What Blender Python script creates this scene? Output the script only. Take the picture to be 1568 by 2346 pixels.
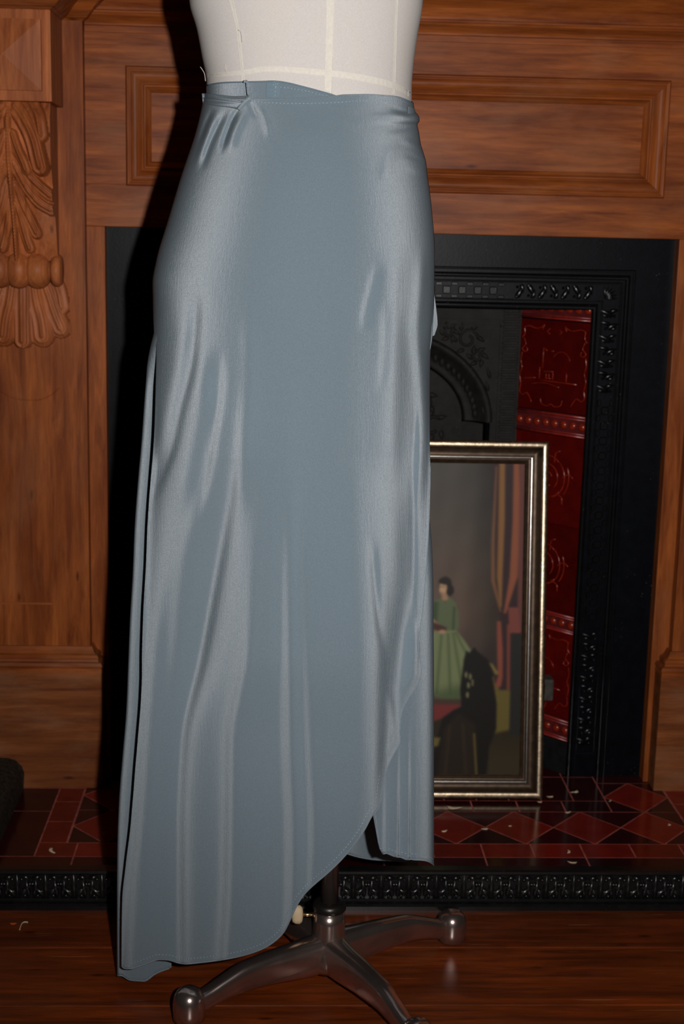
import bpy, bmesh, math, random
import numpy as np
from mathutils import Matrix, Vector

for o in list(bpy.data.objects):
    bpy.data.objects.remove(o)
scene = bpy.context.scene
C = scene.collection

# ------------------------------------------------------------------ camera
IW, IH, FPX = 1568, 2346, 3280.0
PITCH, YAW, ROLL, CAMH = math.radians(11.5), math.radians(2.7), math.radians(1.32), 0.95
fwd = np.array([math.sin(YAW)*math.cos(PITCH), math.cos(YAW)*math.cos(PITCH), -math.sin(PITCH)])
_r = np.array([math.cos(YAW), -math.sin(YAW), 0.0])
_u = np.cross(_r, fwd)
rgt = math.cos(ROLL)*_r + math.sin(ROLL)*_u
upv = -math.sin(ROLL)*_r + math.cos(ROLL)*_u
CAM = np.array([0.0, 0.0, CAMH])
cd = bpy.data.cameras.new('camera')
cd.sensor_fit = 'VERTICAL'
cd.sensor_height = 36.0
cd.lens = FPX/IH*36.0
cd.clip_start = 0.05
cd.dof.use_dof = True
cd.dof.focus_distance = 1.58
cd.dof.aperture_fstop = 9.0
cam = bpy.data.objects.new('camera', cd)
C.objects.link(cam)
cam.matrix_world = Matrix(((rgt[0], upv[0], -fwd[0], CAM[0]), (rgt[1], upv[1], -fwd[1], CAM[1]),
                           (rgt[2], upv[2], -fwd[2], CAM[2]), (0, 0, 0, 1)))
scene.camera = cam

# ------------------------------------------------------------------ light: dim room, one flash gun on the camera
w = bpy.data.worlds.new('dim_room')
scene.world = w
w.use_nodes = True
w.node_tree.nodes['Background'].inputs[0].default_value = (1.0, 0.86, 0.74, 1)
w.node_tree.nodes['Background'].inputs[1].default_value = 0.006
fl = bpy.data.lights.new('camera_flash', 'SPOT')
fl.energy = 118.0
fl.color = (1.0, 0.975, 0.95)
fl.spot_size = math.radians(84)
fl.spot_blend = 1.0
fl.shadow_soft_size = 0.012
flash = bpy.data.objects.new('camera_flash', fl)
C.objects.link(flash)
FLASH = CAM + rgt*0.115 + upv*0.035 + fwd*0.02
aim = fwd + upv*0.16 + rgt*0.0
aim = aim/np.linalg.norm(aim)
flash.location = FLASH
flash.rotation_euler = Vector(aim).to_track_quat('-Z', 'Y').to_euler()

vs = scene.view_settings
vs.view_transform = 'Standard'
vs.look = 'None'
vs.gamma = 1.0
vs.use_curve_mapping = False
vs.exposure = 0.0
scene.display_settings.display_device = 'sRGB'

# ------------------------------------------------------------------ helpers
random.seed(4)
rng = np.random.default_rng(4)

def ray(x, y):
    x = np.asarray(x, float); y = np.asarray(y, float)
    return fwd + ((x-IW/2)/FPX)[..., None]*rgt - ((y-IH/2)/FPX)[..., None]*upv

def ony(x, y, Y):
    """point at depth Y (world y) seen at photo pixel x, y"""
    d = ray(x, y)
    k = np.asarray(Y, float)/d[..., 1]
    return CAM + d*k[..., None]

def onz(x, y, z):
    d = ray(x, y)
    k = (np.asarray(z, float)-CAMH)/d[..., 2]
    return CAM + d*k[..., None]

def lin(c):
    c = np.asarray(c, float)/255.0
    return np.where(c <= 0.04045, c/12.92, ((c+0.055)/1.055)**2.4)

def alb(r, g, b, e=0.4):
    """surface colour that shows as r,g,b when it gets e times the light of a white card"""
    return tuple(np.clip(lin((r, g, b))/e, 0, 0.92))

WORLD = {}

def link(o, parent=None, M=None):
    C.objects.link(o)
    M = Matrix.Identity(4) if M is None else M
    o.matrix_basis = M
    if parent is not None:
        o.parent = parent
        o.matrix_parent_inverse = WORLD[parent.name].inverted()
    WORLD[o.name] = M.copy()
    return o

def tag(o, label, cat, group=None):
    o['label'] = label
    o['category'] = cat
    if group:
        o['group'] = group
    return o

def empty(name, loc, label=None, cat=None, group=None, M=None):
    o = bpy.data.objects.new(name, None)
    o.empty_display_size = 0.05
    link(o, None, M if M is not None else Matrix.Translation(loc))
    if label:
        tag(o, label, cat, group)
    return o

def newmesh(name, verts, faces, mat, smooth=False):
    me = bpy.data.meshes.new(name)
    me.from_pydata([tuple(map(float, v)) for v in verts], [], [tuple(int(i) for i in f) for f in faces])
    me.materials.append(mat)
    if smooth:
        me.polygons.foreach_set('use_smooth', [True]*len(me.polygons))
    me.update()
    return me

def mk(name, verts, faces, mat, parent=None, smooth=False, M=None):
    return link(bpy.data.objects.new(name, newmesh(name, verts, faces, mat, smooth)), parent, M)

def fix_normals(o):
    bm = bmesh.new(); bm.from_mesh(o.data)
    bmesh.ops.recalc_face_normals(bm, faces=bm.faces)
    bm.to_mesh(o.data); bm.free()
    return o

def inst(name, me, parent, M):
    return link(bpy.data.objects.new(name, me), parent, M)

BOXF = [(0, 3, 2, 1), (4, 5, 6, 7), (0, 1, 5, 4), (1, 2, 6, 5), (2, 3, 7, 6), (3, 0, 4, 7)]

def boxv(x0, x1, y0, y1, z0, z1):
    return [(x0, y0, z0), (x1, y0, z0), (x1, y1, z0), (x0, y1, z0), (x0, y0, z1), (x1, y0, z1), (x1, y1, z1), (x0, y1, z1)]

def bevel(me, width, seg=2):
    bm = bmesh.new(); bm.from_mesh(me)
    bmesh.ops.bevel(bm, geom=list(bm.edges), offset=width, segments=seg, affect='EDGES', profile=0.6)
    bm.to_mesh(me); bm.free()
    me.update()

def boxmesh(name, b, mat, bev=0.0, seg=2):
    me = newmesh(name, boxv(*b), BOXF, mat)
    if bev:
        bevel(me, bev, seg)
    return me

def box(name, b, mat, parent=None, bev=0.0, M=None, seg=2):
    return link(bpy.data.objects.new(name, boxmesh(name, b, mat, bev, seg)), parent, M)

def grid_faces(nu, nv, closed_u=False, flip=False):
    """verts index = j*nu+i"""
    f = []
    mu = nu if closed_u else nu-1
    for j in range(nv-1):
        for i in range(mu):
            a = j*nu+i; b = j*nu+(i+1) % nu
            c = b+nu; d = a+nu
            f.append((a, d, c, b) if flip else (a, b, c, d))
    return f

def grid_np(name, P, mat, parent=None, closed_u=False, flip=False, smooth=True, M=None):
    """P: array [nv, nu, 3]; fast mesh"""
    nv, nu, _ = P.shape
    i = np.arange(nu if closed_u else nu-1)
    j = np.arange(nv-1)
    J, I = np.meshgrid(j, i, indexing='ij')
    a = J*nu+I; b = J*nu+(I+1) % nu; c = b+nu; d = a+nu
    q = np.stack([a, d, c, b] if flip else [a, b, c, d], -1).reshape(-1, 4)
    me = bpy.data.meshes.new(name)
    me.vertices.add(nv*nu)
    me.vertices.foreach_set('co', P.reshape(-1).astype(np.float32))
    me.loops.add(q.size)
    me.loops.foreach_set('vertex_index', q.reshape(-1).astype(np.int32))
    me.polygons.add(len(q))
    me.polygons.foreach_set('loop_start', np.arange(0, q.size, 4, dtype=np.int32))
    me.polygons.foreach_set('loop_total', np.full(len(q), 4, np.int32))
    me.polygons.foreach_set('use_smooth', np.full(len(q), smooth))
    me.update(calc_edges=True)
    me.validate()
    me.materials.append(mat)
    return link(bpy.data.objects.new(name, me), parent, M)

def tube_data(pts, rad, n=8, cap=True, flat=None):
    pts = np.asarray(pts, float); m = len(pts)
    rad = np.full(m, rad, float) if np.isscalar(rad) else np.asarray(rad, float)
    tan = np.gradient(pts, axis=0)
    tan /= np.linalg.norm(tan, axis=1)[:, None]+1e-12
    ref = np.array([0, 0, 1.0]) if abs(tan[0][2]) < 0.9 else np.array([1.0, 0, 0])
    nrm = ref-tan[0]*(ref@tan[0]); nrm /= np.linalg.norm(nrm)
    V = []
    for k in range(m):
        nrm = nrm-tan[k]*(nrm@tan[k]); nrm /= np.linalg.norm(nrm)+1e-12
        bn = np.cross(tan[k], nrm)
        for i in range(n):
            a = 2*math.pi*i/n
            V.append(pts[k]+rad[k]*(math.cos(a)*nrm+math.sin(a)*bn))
    Fc = [(k*n+i, k*n+(i+1) % n, (k+1)*n+(i+1) % n, (k+1)*n+i) for k in range(m-1) for i in range(n)]
    if cap:
        Fc.append(tuple(range(n-1, -1, -1)))
        Fc.append(tuple((m-1)*n+i for i in range(n)))
    return V, Fc

class MB:
    def __init__(s): s.v = []; s.f = []
    def add(s, V, Fc):
        o = len(s.v); s.v += [tuple(map(float, p)) for p in V]; s.f += [tuple(i+o for i in f) for f in Fc]
        return s
    def tube(s, pts, rad, n=6): return s.add(*tube_data(pts, rad, n))
    def box(s, *b): return s.add(boxv(*b), BOXF)
    def build(s, name, mat, parent=None, smooth=True, M=None):
        return mk(name, s.v, s.f, mat, parent, smooth, M)
    def mesh(s, name, mat, smooth=True): return newmesh(name, s.v, s.f, mat, smooth)

def lathe_data(prof, n=32, axis=(0, 0)):
    V = []; Fc = []
    for r, z in prof:
        for i in range(n):
            a = 2*math.pi*i/n
            V.append((axis[0]+r*math.cos(a), axis[1]+r*math.sin(a), z))
    for k in range(len(prof)-1):
        for i in range(n):
            Fc.append((k*n+i, k*n+(i+1) % n, (k+1)*n+(i+1) % n, (k+1)*n+i))
    Fc.append(tuple(range(n-1, -1, -1)))
    Fc.append(tuple((len(prof)-1)*n+i for i in range(n)))
    return V, Fc

def spline(pts, n):
    """smooth Catmull-Rom through points (any dimension)"""
    P = np.asarray(pts, float)
    d = np.r_[0, np.cumsum(np.linalg.norm(np.diff(P, axis=0), axis=1))]
    t = np.linspace(0, d[-1], n)
    return np.stack([pchip(d, P[:, k], t) for k in range(P.shape[1])], 1)

def pchip(x, y, t):
    x = np.asarray(x, float); y = np.asarray(y, float); t = np.asarray(t, float)
    h = np.diff(x); dl = np.diff(y)/h
    m = np.zeros_like(y)
    m[0], m[-1] = dl[0], dl[-1]
    for i in range(1, len(x)-1):
        if dl[i-1]*dl[i] > 0:
            w1 = 2*h[i]+h[i-1]; w2 = h[i]+2*h[i-1]
            m[i] = (w1+w2)/(w1/dl[i-1]+w2/dl[i])
    tt = np.clip(t, x[0], x[-1])
    i = np.clip(np.searchsorted(x, tt, side='right')-1, 0, len(x)-2)
    s = (tt-x[i])/h[i]
    return ((1+2*s)*(1-s)**2*y[i]+s*(1-s)**2*h[i]*m[i]+s*s*(3-2*s)*y[i+1]+s*s*(s-1)*h[i]*m[i+1])

def sm(a, b, x):
    t = np.clip((np.asarray(x, float)-a)/(b-a), 0, 1)
    return t*t*(3-2*t)

def sweep(name, prof, path, mat, parent, closed=False, smooth=False):
    """profile (out, z) swept along a plan path with mitred corners; out is to the right of the path's direction"""
    P = [np.array(p, float) for p in path]; n = len(P)
    offs = []
    for i in range(n):
        dirs = []
        if i > 0 or closed: d = P[i]-P[i-1]; dirs.append(d/np.linalg.norm(d))
        if i < n-1 or closed: d = P[(i+1) % n]-P[i]; dirs.append(d/np.linalg.norm(d))
        ns = [np.array([d[1], -d[0]]) for d in dirs]
        m = sum(ns); m = m/np.linalg.norm(m); m = m/max(0.2, m@ns[0])
        offs.append(m)
    V = [(P[i][0]+offs[i][0]*o, P[i][1]+offs[i][1]*o, z) for i in range(n) for o, z in prof]
    k = len(prof)
    Fc = [(i*k+j, ((i+1) % n)*k+j, ((i+1) % n)*k+j+1, i*k+j+1) for i in range(n if closed else n-1) for j in range(k-1)]
    if not closed:
        Fc.append(tuple(range(k))); Fc.append(tuple((n-1)*k+j for j in range(k-1, -1, -1)))
    return fix_normals(mk(name, V, Fc, mat, parent, smooth))

def prism(poly, z0, z1):
    n = len(poly)
    V = [(x, y, z0) for x, y in poly]+[(x, y, z1) for x, y in poly]
    Fc = [tuple(range(n-1, -1, -1)), tuple(range(n, 2*n))]+[(i, (i+1) % n, n+(i+1) % n, n+i) for i in range(n)]
    return V, Fc

# ------------------------------------------------------------------ materials
def mat(name):
    m = bpy.data.materials.new(name); m.use_nodes = True
    nt = m.node_tree
    return m, nt, nt.nodes['Principled BSDF']

def nd(nt, t, **kw):
    n = nt.nodes.new(t)
    for k, v in kw.items():
        setattr(n, k, v)
    return n

def ramp(nt, fac, stops, interp='LINEAR'):
    r = nd(nt, 'ShaderNodeValToRGB'); cr = r.color_ramp; cr.interpolation = interp
    while len(cr.elements) < len(stops): cr.elements.new(0.5)
    for e, (p, c) in zip(cr.elements, stops):
        e.position = p; e.color = (*c, 1) if len(c) == 3 else c
    nt.links.new(fac, r.inputs['Fac'])
    return r.outputs['Color']

def pos(nt, scale=(1, 1, 1), rot=(0, 0, 0)):
    g = nd(nt, 'ShaderNodeNewGeometry'); mp = nd(nt, 'ShaderNodeMapping')
    mp.inputs['Scale'].default_value = scale; mp.inputs['Rotation'].default_value = rot
    nt.links.new(g.outputs['Position'], mp.inputs['Vector'])
    return mp.outputs['Vector']

def noise(nt, vec, scale, detail=4, rough=0.55, dist=0.0):
    n = nd(nt, 'ShaderNodeTexNoise'); n.inputs['Scale'].default_value = scale
    n.inputs['Detail'].default_value = detail; n.inputs['Roughness'].default_value = rough
    n.inputs['Distortion'].default_value = dist
    nt.links.new(vec, n.inputs['Vector'])
    return n.outputs['Fac']

def mix(nt, fac, a, b, mode='MIX'):
    m = nd(nt, 'ShaderNodeMix', data_type='RGBA', blend_type=mode)
    for s, i in ((fac, 0), (a, 6), (b, 7)):
        if isinstance(s, (int, float)): m.inputs[i].default_value = s
        elif isinstance(s, tuple): m.inputs[i].default_value = (*s[:3], 1)
        else: nt.links.new(s, m.inputs[i])
    return m.outputs[2]

def bump(nt, b, h, strength, dist=0.002):
    n = nd(nt, 'ShaderNodeBump'); n.inputs['Strength'].default_value = strength; n.inputs['Distance'].default_value = dist
    nt.links.new(h, n.inputs['Height']); nt.links.new(n.outputs['Normal'], b.inputs['Normal'])

def wood(name, axis, dark, light, haze=None, rough=0.42, hazeamt=0.5, scl=1.0, objrand=0.0):
    m, nt, b = mat(name)
    st = {'x': (1.2, 14, 14), 'z': (14, 14, 1.2), 'y': (14, 1.2, 14)}[axis]
    v = pos(nt, st)
    f1 = noise(nt, v, 5.0*scl, 6, 0.62, 0.6)
    col = ramp(nt, f1, [(0.28, dark), (0.5, tuple(0.5*(a+c) for a, c in zip(dark, light))), (0.72, light)])
    big = noise(nt, pos(nt, {'x': (2.2, 9, 9), 'z': (9, 9, 2.2), 'y': (9, 2.2, 9)}[axis]), 1.7, 5, 0.6)
    col = mix(nt, ramp(nt, big, [(0.45, (0, 0, 0)), (0.68, (0.55,)*3)]), col, dark)
    f2 = noise(nt, v, 26*scl, 3, 0.6)
    col = mix(nt, ramp(nt, f2, [(0.4, (0, 0, 0)), (0.8, (0.3, 0.3, 0.3))]), col, tuple(c*0.62 for c in dark))
    # knots and dents
    st2 = {'x': (5, 16, 16), 'z': (16, 16, 5), 'y': (16, 5, 16)}[axis]
    vo = nd(nt, 'ShaderNodeTexVoronoi'); vo.inputs['Scale'].default_value = 1.6*scl
    nt.links.new(pos(nt, st2), vo.inputs['Vector'])
    col = mix(nt, ramp(nt, vo.outputs['Distance'], [(0.035, (0.8,)*3), (0.10, (0, 0, 0))]), col, tuple(c*0.3 for c in dark))
    if haze:
        f3 = noise(nt, pos(nt, {'x': (3, 6, 6), 'z': (6, 6, 3), 'y': (6, 3, 6)}[axis]), 2.2, 5, 0.6)
        col = mix(nt, ramp(nt, f3, [(0.5, (0, 0, 0)), (0.66, (hazeamt,)*3)]), col, haze)
    if objrand:
        oi = nd(nt, 'ShaderNodeObjectInfo')
        mr = nd(nt, 'ShaderNodeMapRange'); mr.inputs[3].default_value = 1-objrand; mr.inputs[4].default_value = 1+objrand
        nt.links.new(oi.outputs['Random'], mr.inputs[0])
        vm = nd(nt, 'ShaderNodeVectorMath', operation='SCALE')
        nt.links.new(col, vm.inputs[0]); nt.links.new(mr.outputs[0], vm.inputs['Scale'])
        col = vm.outputs[0]
    nt.links.new(col, b.inputs['Base Color'])
    b.inputs['Roughness'].default_value = rough
    b.inputs['Specular IOR Level'].default_value = 0.13 if name != 'stained_floorboard' else 0.35
    bump(nt, b, f2, 0.08, 0.001)
    return m

WD, WL = alb(66, 27, 8, .44), alb(116, 61, 25, .44)
HZ = alb(106, 68, 44, .43)
M_wx = wood('varnished_pine_horizontal', 'x', WD, WL, HZ, hazeamt=0.28)
M_wz = wood('varnished_pine_vertical', 'z', WD, WL, HZ, hazeamt=0.2)
M_wy = wood('varnished_pine_end', 'y', alb(78, 34, 15, .43), alb(124, 66, 36, .43))
M_plinth = wood('scuffed_pine_plinth', 'x', alb(60, 27, 11, .43), alb(100, 56, 28, .43), alb(96, 70, 52, .43), rough=0.5, hazeamt=0.3)
M_carve = wood('carved_pine', 'z', alb(84, 40, 18, .43), alb(132, 76, 42, .43), alb(110, 74, 58, .43), rough=0.45, hazeamt=0.3)
M_floor = wood('stained_floorboard', 'x', alb(34, 11, 2, .26), alb(80, 31, 7, .26), alb(66, 36, 20, .26), rough=0.3, hazeamt=0.2, objrand=0.22)

def scratch(m, col_s, amt=0.5):
    nt = m.node_tree; b = nt.nodes['Principled BSDF']
    src = b.inputs['Base Color'].links[0].from_socket
    acc = src
    for rot, sc in ((0.35, (4, 160, 1)), (-0.5, (5, 190, 1)), (1.2, (6, 210, 1)), (0.05, (3, 140, 1))):
        f = noise(nt, pos(nt, sc, (0, 0, rot)), 1.3, 2, 0.5)
        acc = mix(nt, ramp(nt, f, [(0.735, (0, 0, 0)), (0.76, (amt,)*3)]), acc, col_s)
    nt.links.new(acc, b.inputs['Base Color'])
scratch(M_floor, alb(104, 66, 42, .26))

def plain(name, c, rough=0.5, spec=0.5, metal=0.0, var=0.25, vscale=40, bmp=0.0, bscale=300, c2=None, coat=0.0):
    m, nt, b = mat(name)
    f = noise(nt, pos(nt), vscale, 4)
    c2 = c2 or tuple(x*(1-var) for x in c)
    nt.links.new(ramp(nt, f, [(0.35, c2), (0.65, c)]), b.inputs['Base Color'])
    b.inputs['Roughness'].default_value = rough
    b.inputs['Specular IOR Level'].default_value = spec
    b.inputs['Metallic'].default_value = metal
    b.inputs['Coat Weight'].default_value = coat
    b.inputs['Coat Roughness'].default_value = 0.08
    if bmp:
        bump(nt, b, noise(nt, pos(nt), bscale, 3), bmp, 0.001)
    return m

def iron(name, c, rough, bmp=0.35, spec=0.3):
    m, nt, b = mat(name)
    v = pos(nt)
    col = ramp(nt, noise(nt, v, 60, 5), [(0.35, c), (0.7, tuple(x*1.8 for x in c))])
    vo = nd(nt, 'ShaderNodeTexVoronoi'); vo.inputs['Scale'].default_value = 130
    nt.links.new(v, vo.inputs['Vector'])
    dirt = ramp(nt, vo.outputs['Distance'], [(0.06, (0.5,)*3), (0.12, (0, 0, 0))])
    gate = ramp(nt, noise(nt, v, 14, 3), [(0.55, (0, 0, 0)), (0.7, (1, 1, 1))])
    col = mix(nt, mix(nt, 1.0, dirt, gate, 'MULTIPLY'), col, (0.20, 0.16, 0.12))
    nt.links.new(col, b.inputs['Base Color'])
    b.inputs['Roughness'].default_value = rough
    b.inputs['Specular IOR Level'].default_value = spec
    bump(nt, b, noise(nt, v, 260, 3), bmp, 0.0008)
    return m

M_iron = iron('black_leaded_iron', (0.0018, 0.0021, 0.0034), 0.36, 0.10, 0.10)
M_ironrel = iron('polished_iron_relief', (0.0022, 0.0022, 0.0026), 0.26, 0.08, 0.30)
M_ironw = iron('worn_iron', (0.006, 0.006, 0.0065), 0.5, 0.4)
M_ironin = iron('sooty_iron', (0.0095, 0.0082, 0.0072), 0.6, 0.3, 0.15)
M_ironfar = iron('fender_iron', (0.005, 0.0046, 0.0046), 0.27, 0.08, 0.45)
M_grate = plain('ash_grey_iron', (0.075, 0.066, 0.058), 0.7, 0.2, var=0.4, vscale=120)
M_kerb = plain('rough_dark_iron', (0.035, 0.028, 0.02), 0.7, 0.3, var=0.75, vscale=160, bmp=1.0, bscale=180)

def tile_mat(name, c, rough=0.16, var=0.3):
    m, nt, b = mat(name)
    oi = nd(nt, 'ShaderNodeObjectInfo')
    f = noise(nt, pos(nt), 35, 4)
    col = ramp(nt, f, [(0.3, tuple(x*(1-var) for x in c)), (0.7, c)])
    mr = nd(nt, 'ShaderNodeMapRange'); mr.inputs[3].default_value = 0.72; mr.inputs[4].default_value = 1.25
    nt.links.new(oi.outputs['Random'], mr.inputs[0])
    vm = nd(nt, 'ShaderNodeVectorMath', operation='SCALE')
    nt.links.new(col, vm.inputs[0]); nt.links.new(mr.outputs[0], vm.inputs['Scale'])
    nt.links.new(vm.outputs[0], b.inputs['Base Color'])
    b.inputs['Roughness'].default_value = rough
    b.inputs['Specular IOR Level'].default_value = 0.5
    bump(nt, b, noise(nt, pos(nt), 90, 3), 0.08, 0.001)
    return m

M_tred = tile_mat('red_quarry_tile', alb(58, 9, 4, .2))
M_tdark = tile_mat('maroon_quarry_tile', alb(20, 2, 2.5, .2))
M_grout = plain('pink_grout', alb(88, 44, 38, .2), 0.9, 0.2, var=0.45, vscale=60)
M_glaze = tile_mat('oxblood_glaze', alb(44, 3, 2, .25), 0.12, 0.35)
M_glazel = plain('thin_red_glaze', alb(78, 17, 7, .25), 0.2, 0.5, var=0.5, vscale=90)
M_glazeb = plain('plum_glaze', alb(46, 12, 13, .25), 0.2, 0.5, var=0.3)
M_glazer = plain('coral_glaze_rib', alb(76, 17, 12, .25), 0.25, 0.5, var=0.3, vscale=80)
M_glazeo = plain('amber_red_glaze', alb(72, 16, 5, .25), 0.2, 0.5, var=0.4, vscale=160)

M_form = None
def linen():
    m, nt, b = mat('cream_calico')
    v = pos(nt, (2200, 2200, 500)); v2 = pos(nt, (500, 500, 2200))
    f = noise(nt, v, 1.0, 2); f2 = noise(nt, v2, 1.0, 2)
    c = ramp(nt, f, [(0.3, alb(188, 182, 178, .86)), (0.7, alb(206, 201, 197, .86))])
    c = mix(nt, 0.4, c, ramp(nt, f2, [(0.3, alb(188, 182, 178, .86)), (0.7, alb(208, 203, 199, .86))]))
    st = noise(nt, pos(nt, (9, 9, 3)), 2.5, 4)
    c = mix(nt, 1.0, c, (0.86, 0.85, 0.845), 'MULTIPLY')
    c = mix(nt, ramp(nt, st, [(0.55, (0, 0, 0)), (0.72, (0.35,)*3)]), c, alb(188, 178, 162, .86))
    nt.links.new(c, b.inputs['Base Color'])
    b.inputs['Roughness'].default_value = 0.9
    b.inputs['Specular IOR Level'].default_value = 0.1
    bump(nt, b, f, 0.15, 0.0004)
    return m
M_form = linen()
M_tape = plain('cream_tape', alb(199, 193, 183, .86), 0.85, 0.15, var=0.08, vscale=300)
M_thread = plain('pale_thread', alb(196, 189, 178, .86), 0.8, 0.2)

def satin(name, c, sheen, tilt=0.98, mixf=0.42, rough=0.52, aniso=0.50):
    """satin weave: matte yarn plus two glossy lobes leaning to either side like the floats of the weave"""
    m, nt, b = mat(name)
    out = nt.nodes['Material Output']
    nt.nodes.remove(b)
    grain = noise(nt, pos(nt, (1500, 1500, 600)), 1.0, 2, 0.7)
    slub = noise(nt, pos(nt, (420, 420, 40)), 1.0, 3, 0.6)
    bp = nd(nt, 'ShaderNodeBump'); bp.inputs['Strength'].default_value = 0.42; bp.inputs['Distance'].default_value = 0.0006
    hm = nd(nt, 'ShaderNodeMath', operation='ADD')
    nt.links.new(grain, hm.inputs[0]); nt.links.new(slub, hm.inputs[1])
    nt.links.new(hm.outputs[0], bp.inputs['Height'])
    N = bp.outputs['Normal']
    cr = nd(nt, 'ShaderNodeVectorMath', operation='CROSS_PRODUCT')
    nt.links.new(N, cr.inputs[0]); cr.inputs[1].default_value = (0, 0, 1)
    def lobe(s):
        sc = nd(nt, 'ShaderNodeVectorMath', operation='SCALE'); sc.inputs['Scale'].default_value = s
        nt.links.new(cr.outputs[0], sc.inputs[0])
        ad = nd(nt, 'ShaderNodeVectorMath', operation='ADD')
        nt.links.new(N, ad.inputs[0]); nt.links.new(sc.outputs[0], ad.inputs[1])
        nm = nd(nt, 'ShaderNodeVectorMath', operation='NORMALIZE'); nt.links.new(ad.outputs[0], nm.inputs[0])
        g = nd(nt, 'ShaderNodeBsdfAnisotropic'); g.inputs['Roughness'].default_value = rough
        g.inputs['Anisotropy'].default_value = aniso
        g.inputs['Color'].default_value = (*sheen, 1)
        nt.links.new(nm.outputs[0], g.inputs['Normal'])
        nt.links.new(cr.outputs[0], g.inputs['Tangent'])
        return g.outputs[0]
    d = nd(nt, 'ShaderNodeBsdfDiffuse')
    cc = ramp(nt, grain, [(0.3, tuple(x*0.88 for x in c)), (0.7, tuple(x*1.10 for x in c))])
    nt.links.new(cc, d.inputs['Color']); nt.links.new(N, d.inputs['Normal'])
    m1 = nd(nt, 'ShaderNodeMixShader'); m1.inputs[0].default_value = 0.5
    nt.links.new(lobe(tilt), m1.inputs[1]); nt.links.new(lobe(-tilt), m1.inputs[2])
    m2 = nd(nt, 'ShaderNodeMixShader'); m2.inputs[0].default_value = mixf
    nt.links.new(d.outputs[0], m2.inputs[1]); nt.links.new(m1.outputs[0], m2.inputs[2])
    nt.links.new(m2.outputs[0], out.inputs['Surface'])
    return m
M_satin = satin('slate_blue_satin', alb(97, 109, 117, .50), (0.42, 0.425, 0.437))
M_satinb = plain('satin_reverse', alb(92, 108, 118, .78), 0.75, 0.2, var=0.08, vscale=500)
M_stitch = plain('blue_stitching', alb(132, 150, 162, .75), 0.6, 0.3)

M_chrome = plain('tarnished_chrome', (0.66, 0.52, 0.47), 0.2, 0.5, metal=0.95, var=0.2, vscale=30)
M_brass = plain('brass', (0.52, 0.38, 0.2), 0.3, 0.5, metal=1.0)
M_knob = plain('pale_wood_knob', alb(170, 150, 120, .6), 0.6, 0.3)
M_gilt = plain('champagne_gilt', (0.72, 0.55, 0.38), 0.36, 0.5, metal=1.0, var=0.45, vscale=120, bmp=0.25, bscale=400)
M_giltd = plain('brown_gilt', (0.075, 0.045, 0.026), 0.42, 0.4, metal=0.6, var=0.4, vscale=90)
M_silver = plain('silver_gilt_bead', (0.8, 0.76, 0.72), 0.25, 0.5, metal=1.0, var=0.3, vscale=200)
M_fleck = plain('plaster_fleck', alb(150, 130, 108, .3), 0.9, 0.2)
M_orange = plain('orange_plastic', alb(190, 60, 24, .3), 0.5, 0.4)

# ------------------------------------------------------------------ the setting
def struct(o):
    o['kind'] = 'structure'
    return o

XC = 0.181
fe = struct(box('floor', (-1.7, 2.0, -1.6, 2.9, -0.05, -0.012), M_kerb))
yb = 1.897
k = 0
while yb > -1.5:
    y0 = yb-0.144
    box('floorboard', (-1.65, 1.95, y0+0.0009, yb-0.0009, -0.012, 0.0), M_floor, fe, 0.0012, seg=1)
    yb = y0
wb = struct(box('wall_back', (-1.7, 2.0, 2.75, 2.85, -0.012, 2.6), plain('dim_plaster', (0.3, 0.27, 0.23), 0.9, 0.1)))

def inset(poly, g):
    P = [np.array(p, float) for p in poly]; n = len(P)
    area = sum(P[i][0]*P[(i+1) % n][1]-P[(i+1) % n][0]*P[i][1] for i in range(n))
    if area < 0: P = P[::-1]
    out = []
    for i in range(n):
        d0 = P[i]-P[i-1]; d1 = P[(i+1) % n]-P[i]
        d0 /= np.linalg.norm(d0); d1 /= np.linalg.norm(d1)
        n0 = np.array([-d0[1], d0[0]]); n1 = np.array([-d1[1], d1[0]])
        m = n0+n1; m /= (1+n0@n1)
        out.append(P[i]+m*g)
    return out

hearth = struct(box('hearth', (-0.66, 1.02, 1.884, 2.70, 0.0, 0.0197), M_grout))
def tile(poly, m, name='tile', g=0.0012):
    V, Fc = prism(inset(poly, g), 0.0190, 0.0200+random.uniform(-.0001, .0002))
    return mk(name, V, Fc, m, hearth)
def rect(x0, x1, y0, y1): return [(x0, y0), (x1, y0), (x1, y1), (x0, y1)]
for i in range(-7, 5):                                     # front dark course
    tile(rect(0.32+0.153*i, 0.32+0.153*(i+1), 1.886, 1.9872), M_tdark)
xs = [-0.350]+[0.32+0.0765*i for i in range(-8, 6)]
for a, b in zip(xs[:-1], xs[1:]):                          # red course
    if a < 0.711: tile(rect(a, min(b, 0.711), 1.9872, 2.0352), M_tred)
DY0, DY1, DYM = 2.0352, 2.1572, 2.0962
PX = 0.10745
dx0 = -0.308
for i in range(9):
    c = dx0+PX*(i+.5)
    tile([(c-PX/2, DYM), (c, DY0), (c+PX/2, DYM), (c, DY1)], M_tred)
for i in range(10):
    c = dx0+PX*i
    l, r = max(c-PX/2, dx0), min(c+PX/2, dx0+9*PX)
    if i in (0, 9):
        s = PX/2*(1 if i == 0 else -1)
        tile([(c, DY0), (c+s, DY0), (c, DYM)], M_tdark); tile([(c, DYM), (c+s, DY1), (c, DY1)], M_tdark)
    else:
        tile([(l, DY0), (r, DY0), (c, DYM)], M_tdark); tile([(c, DYM), (r, DY1), (l, DY1)], M_tdark)
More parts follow.
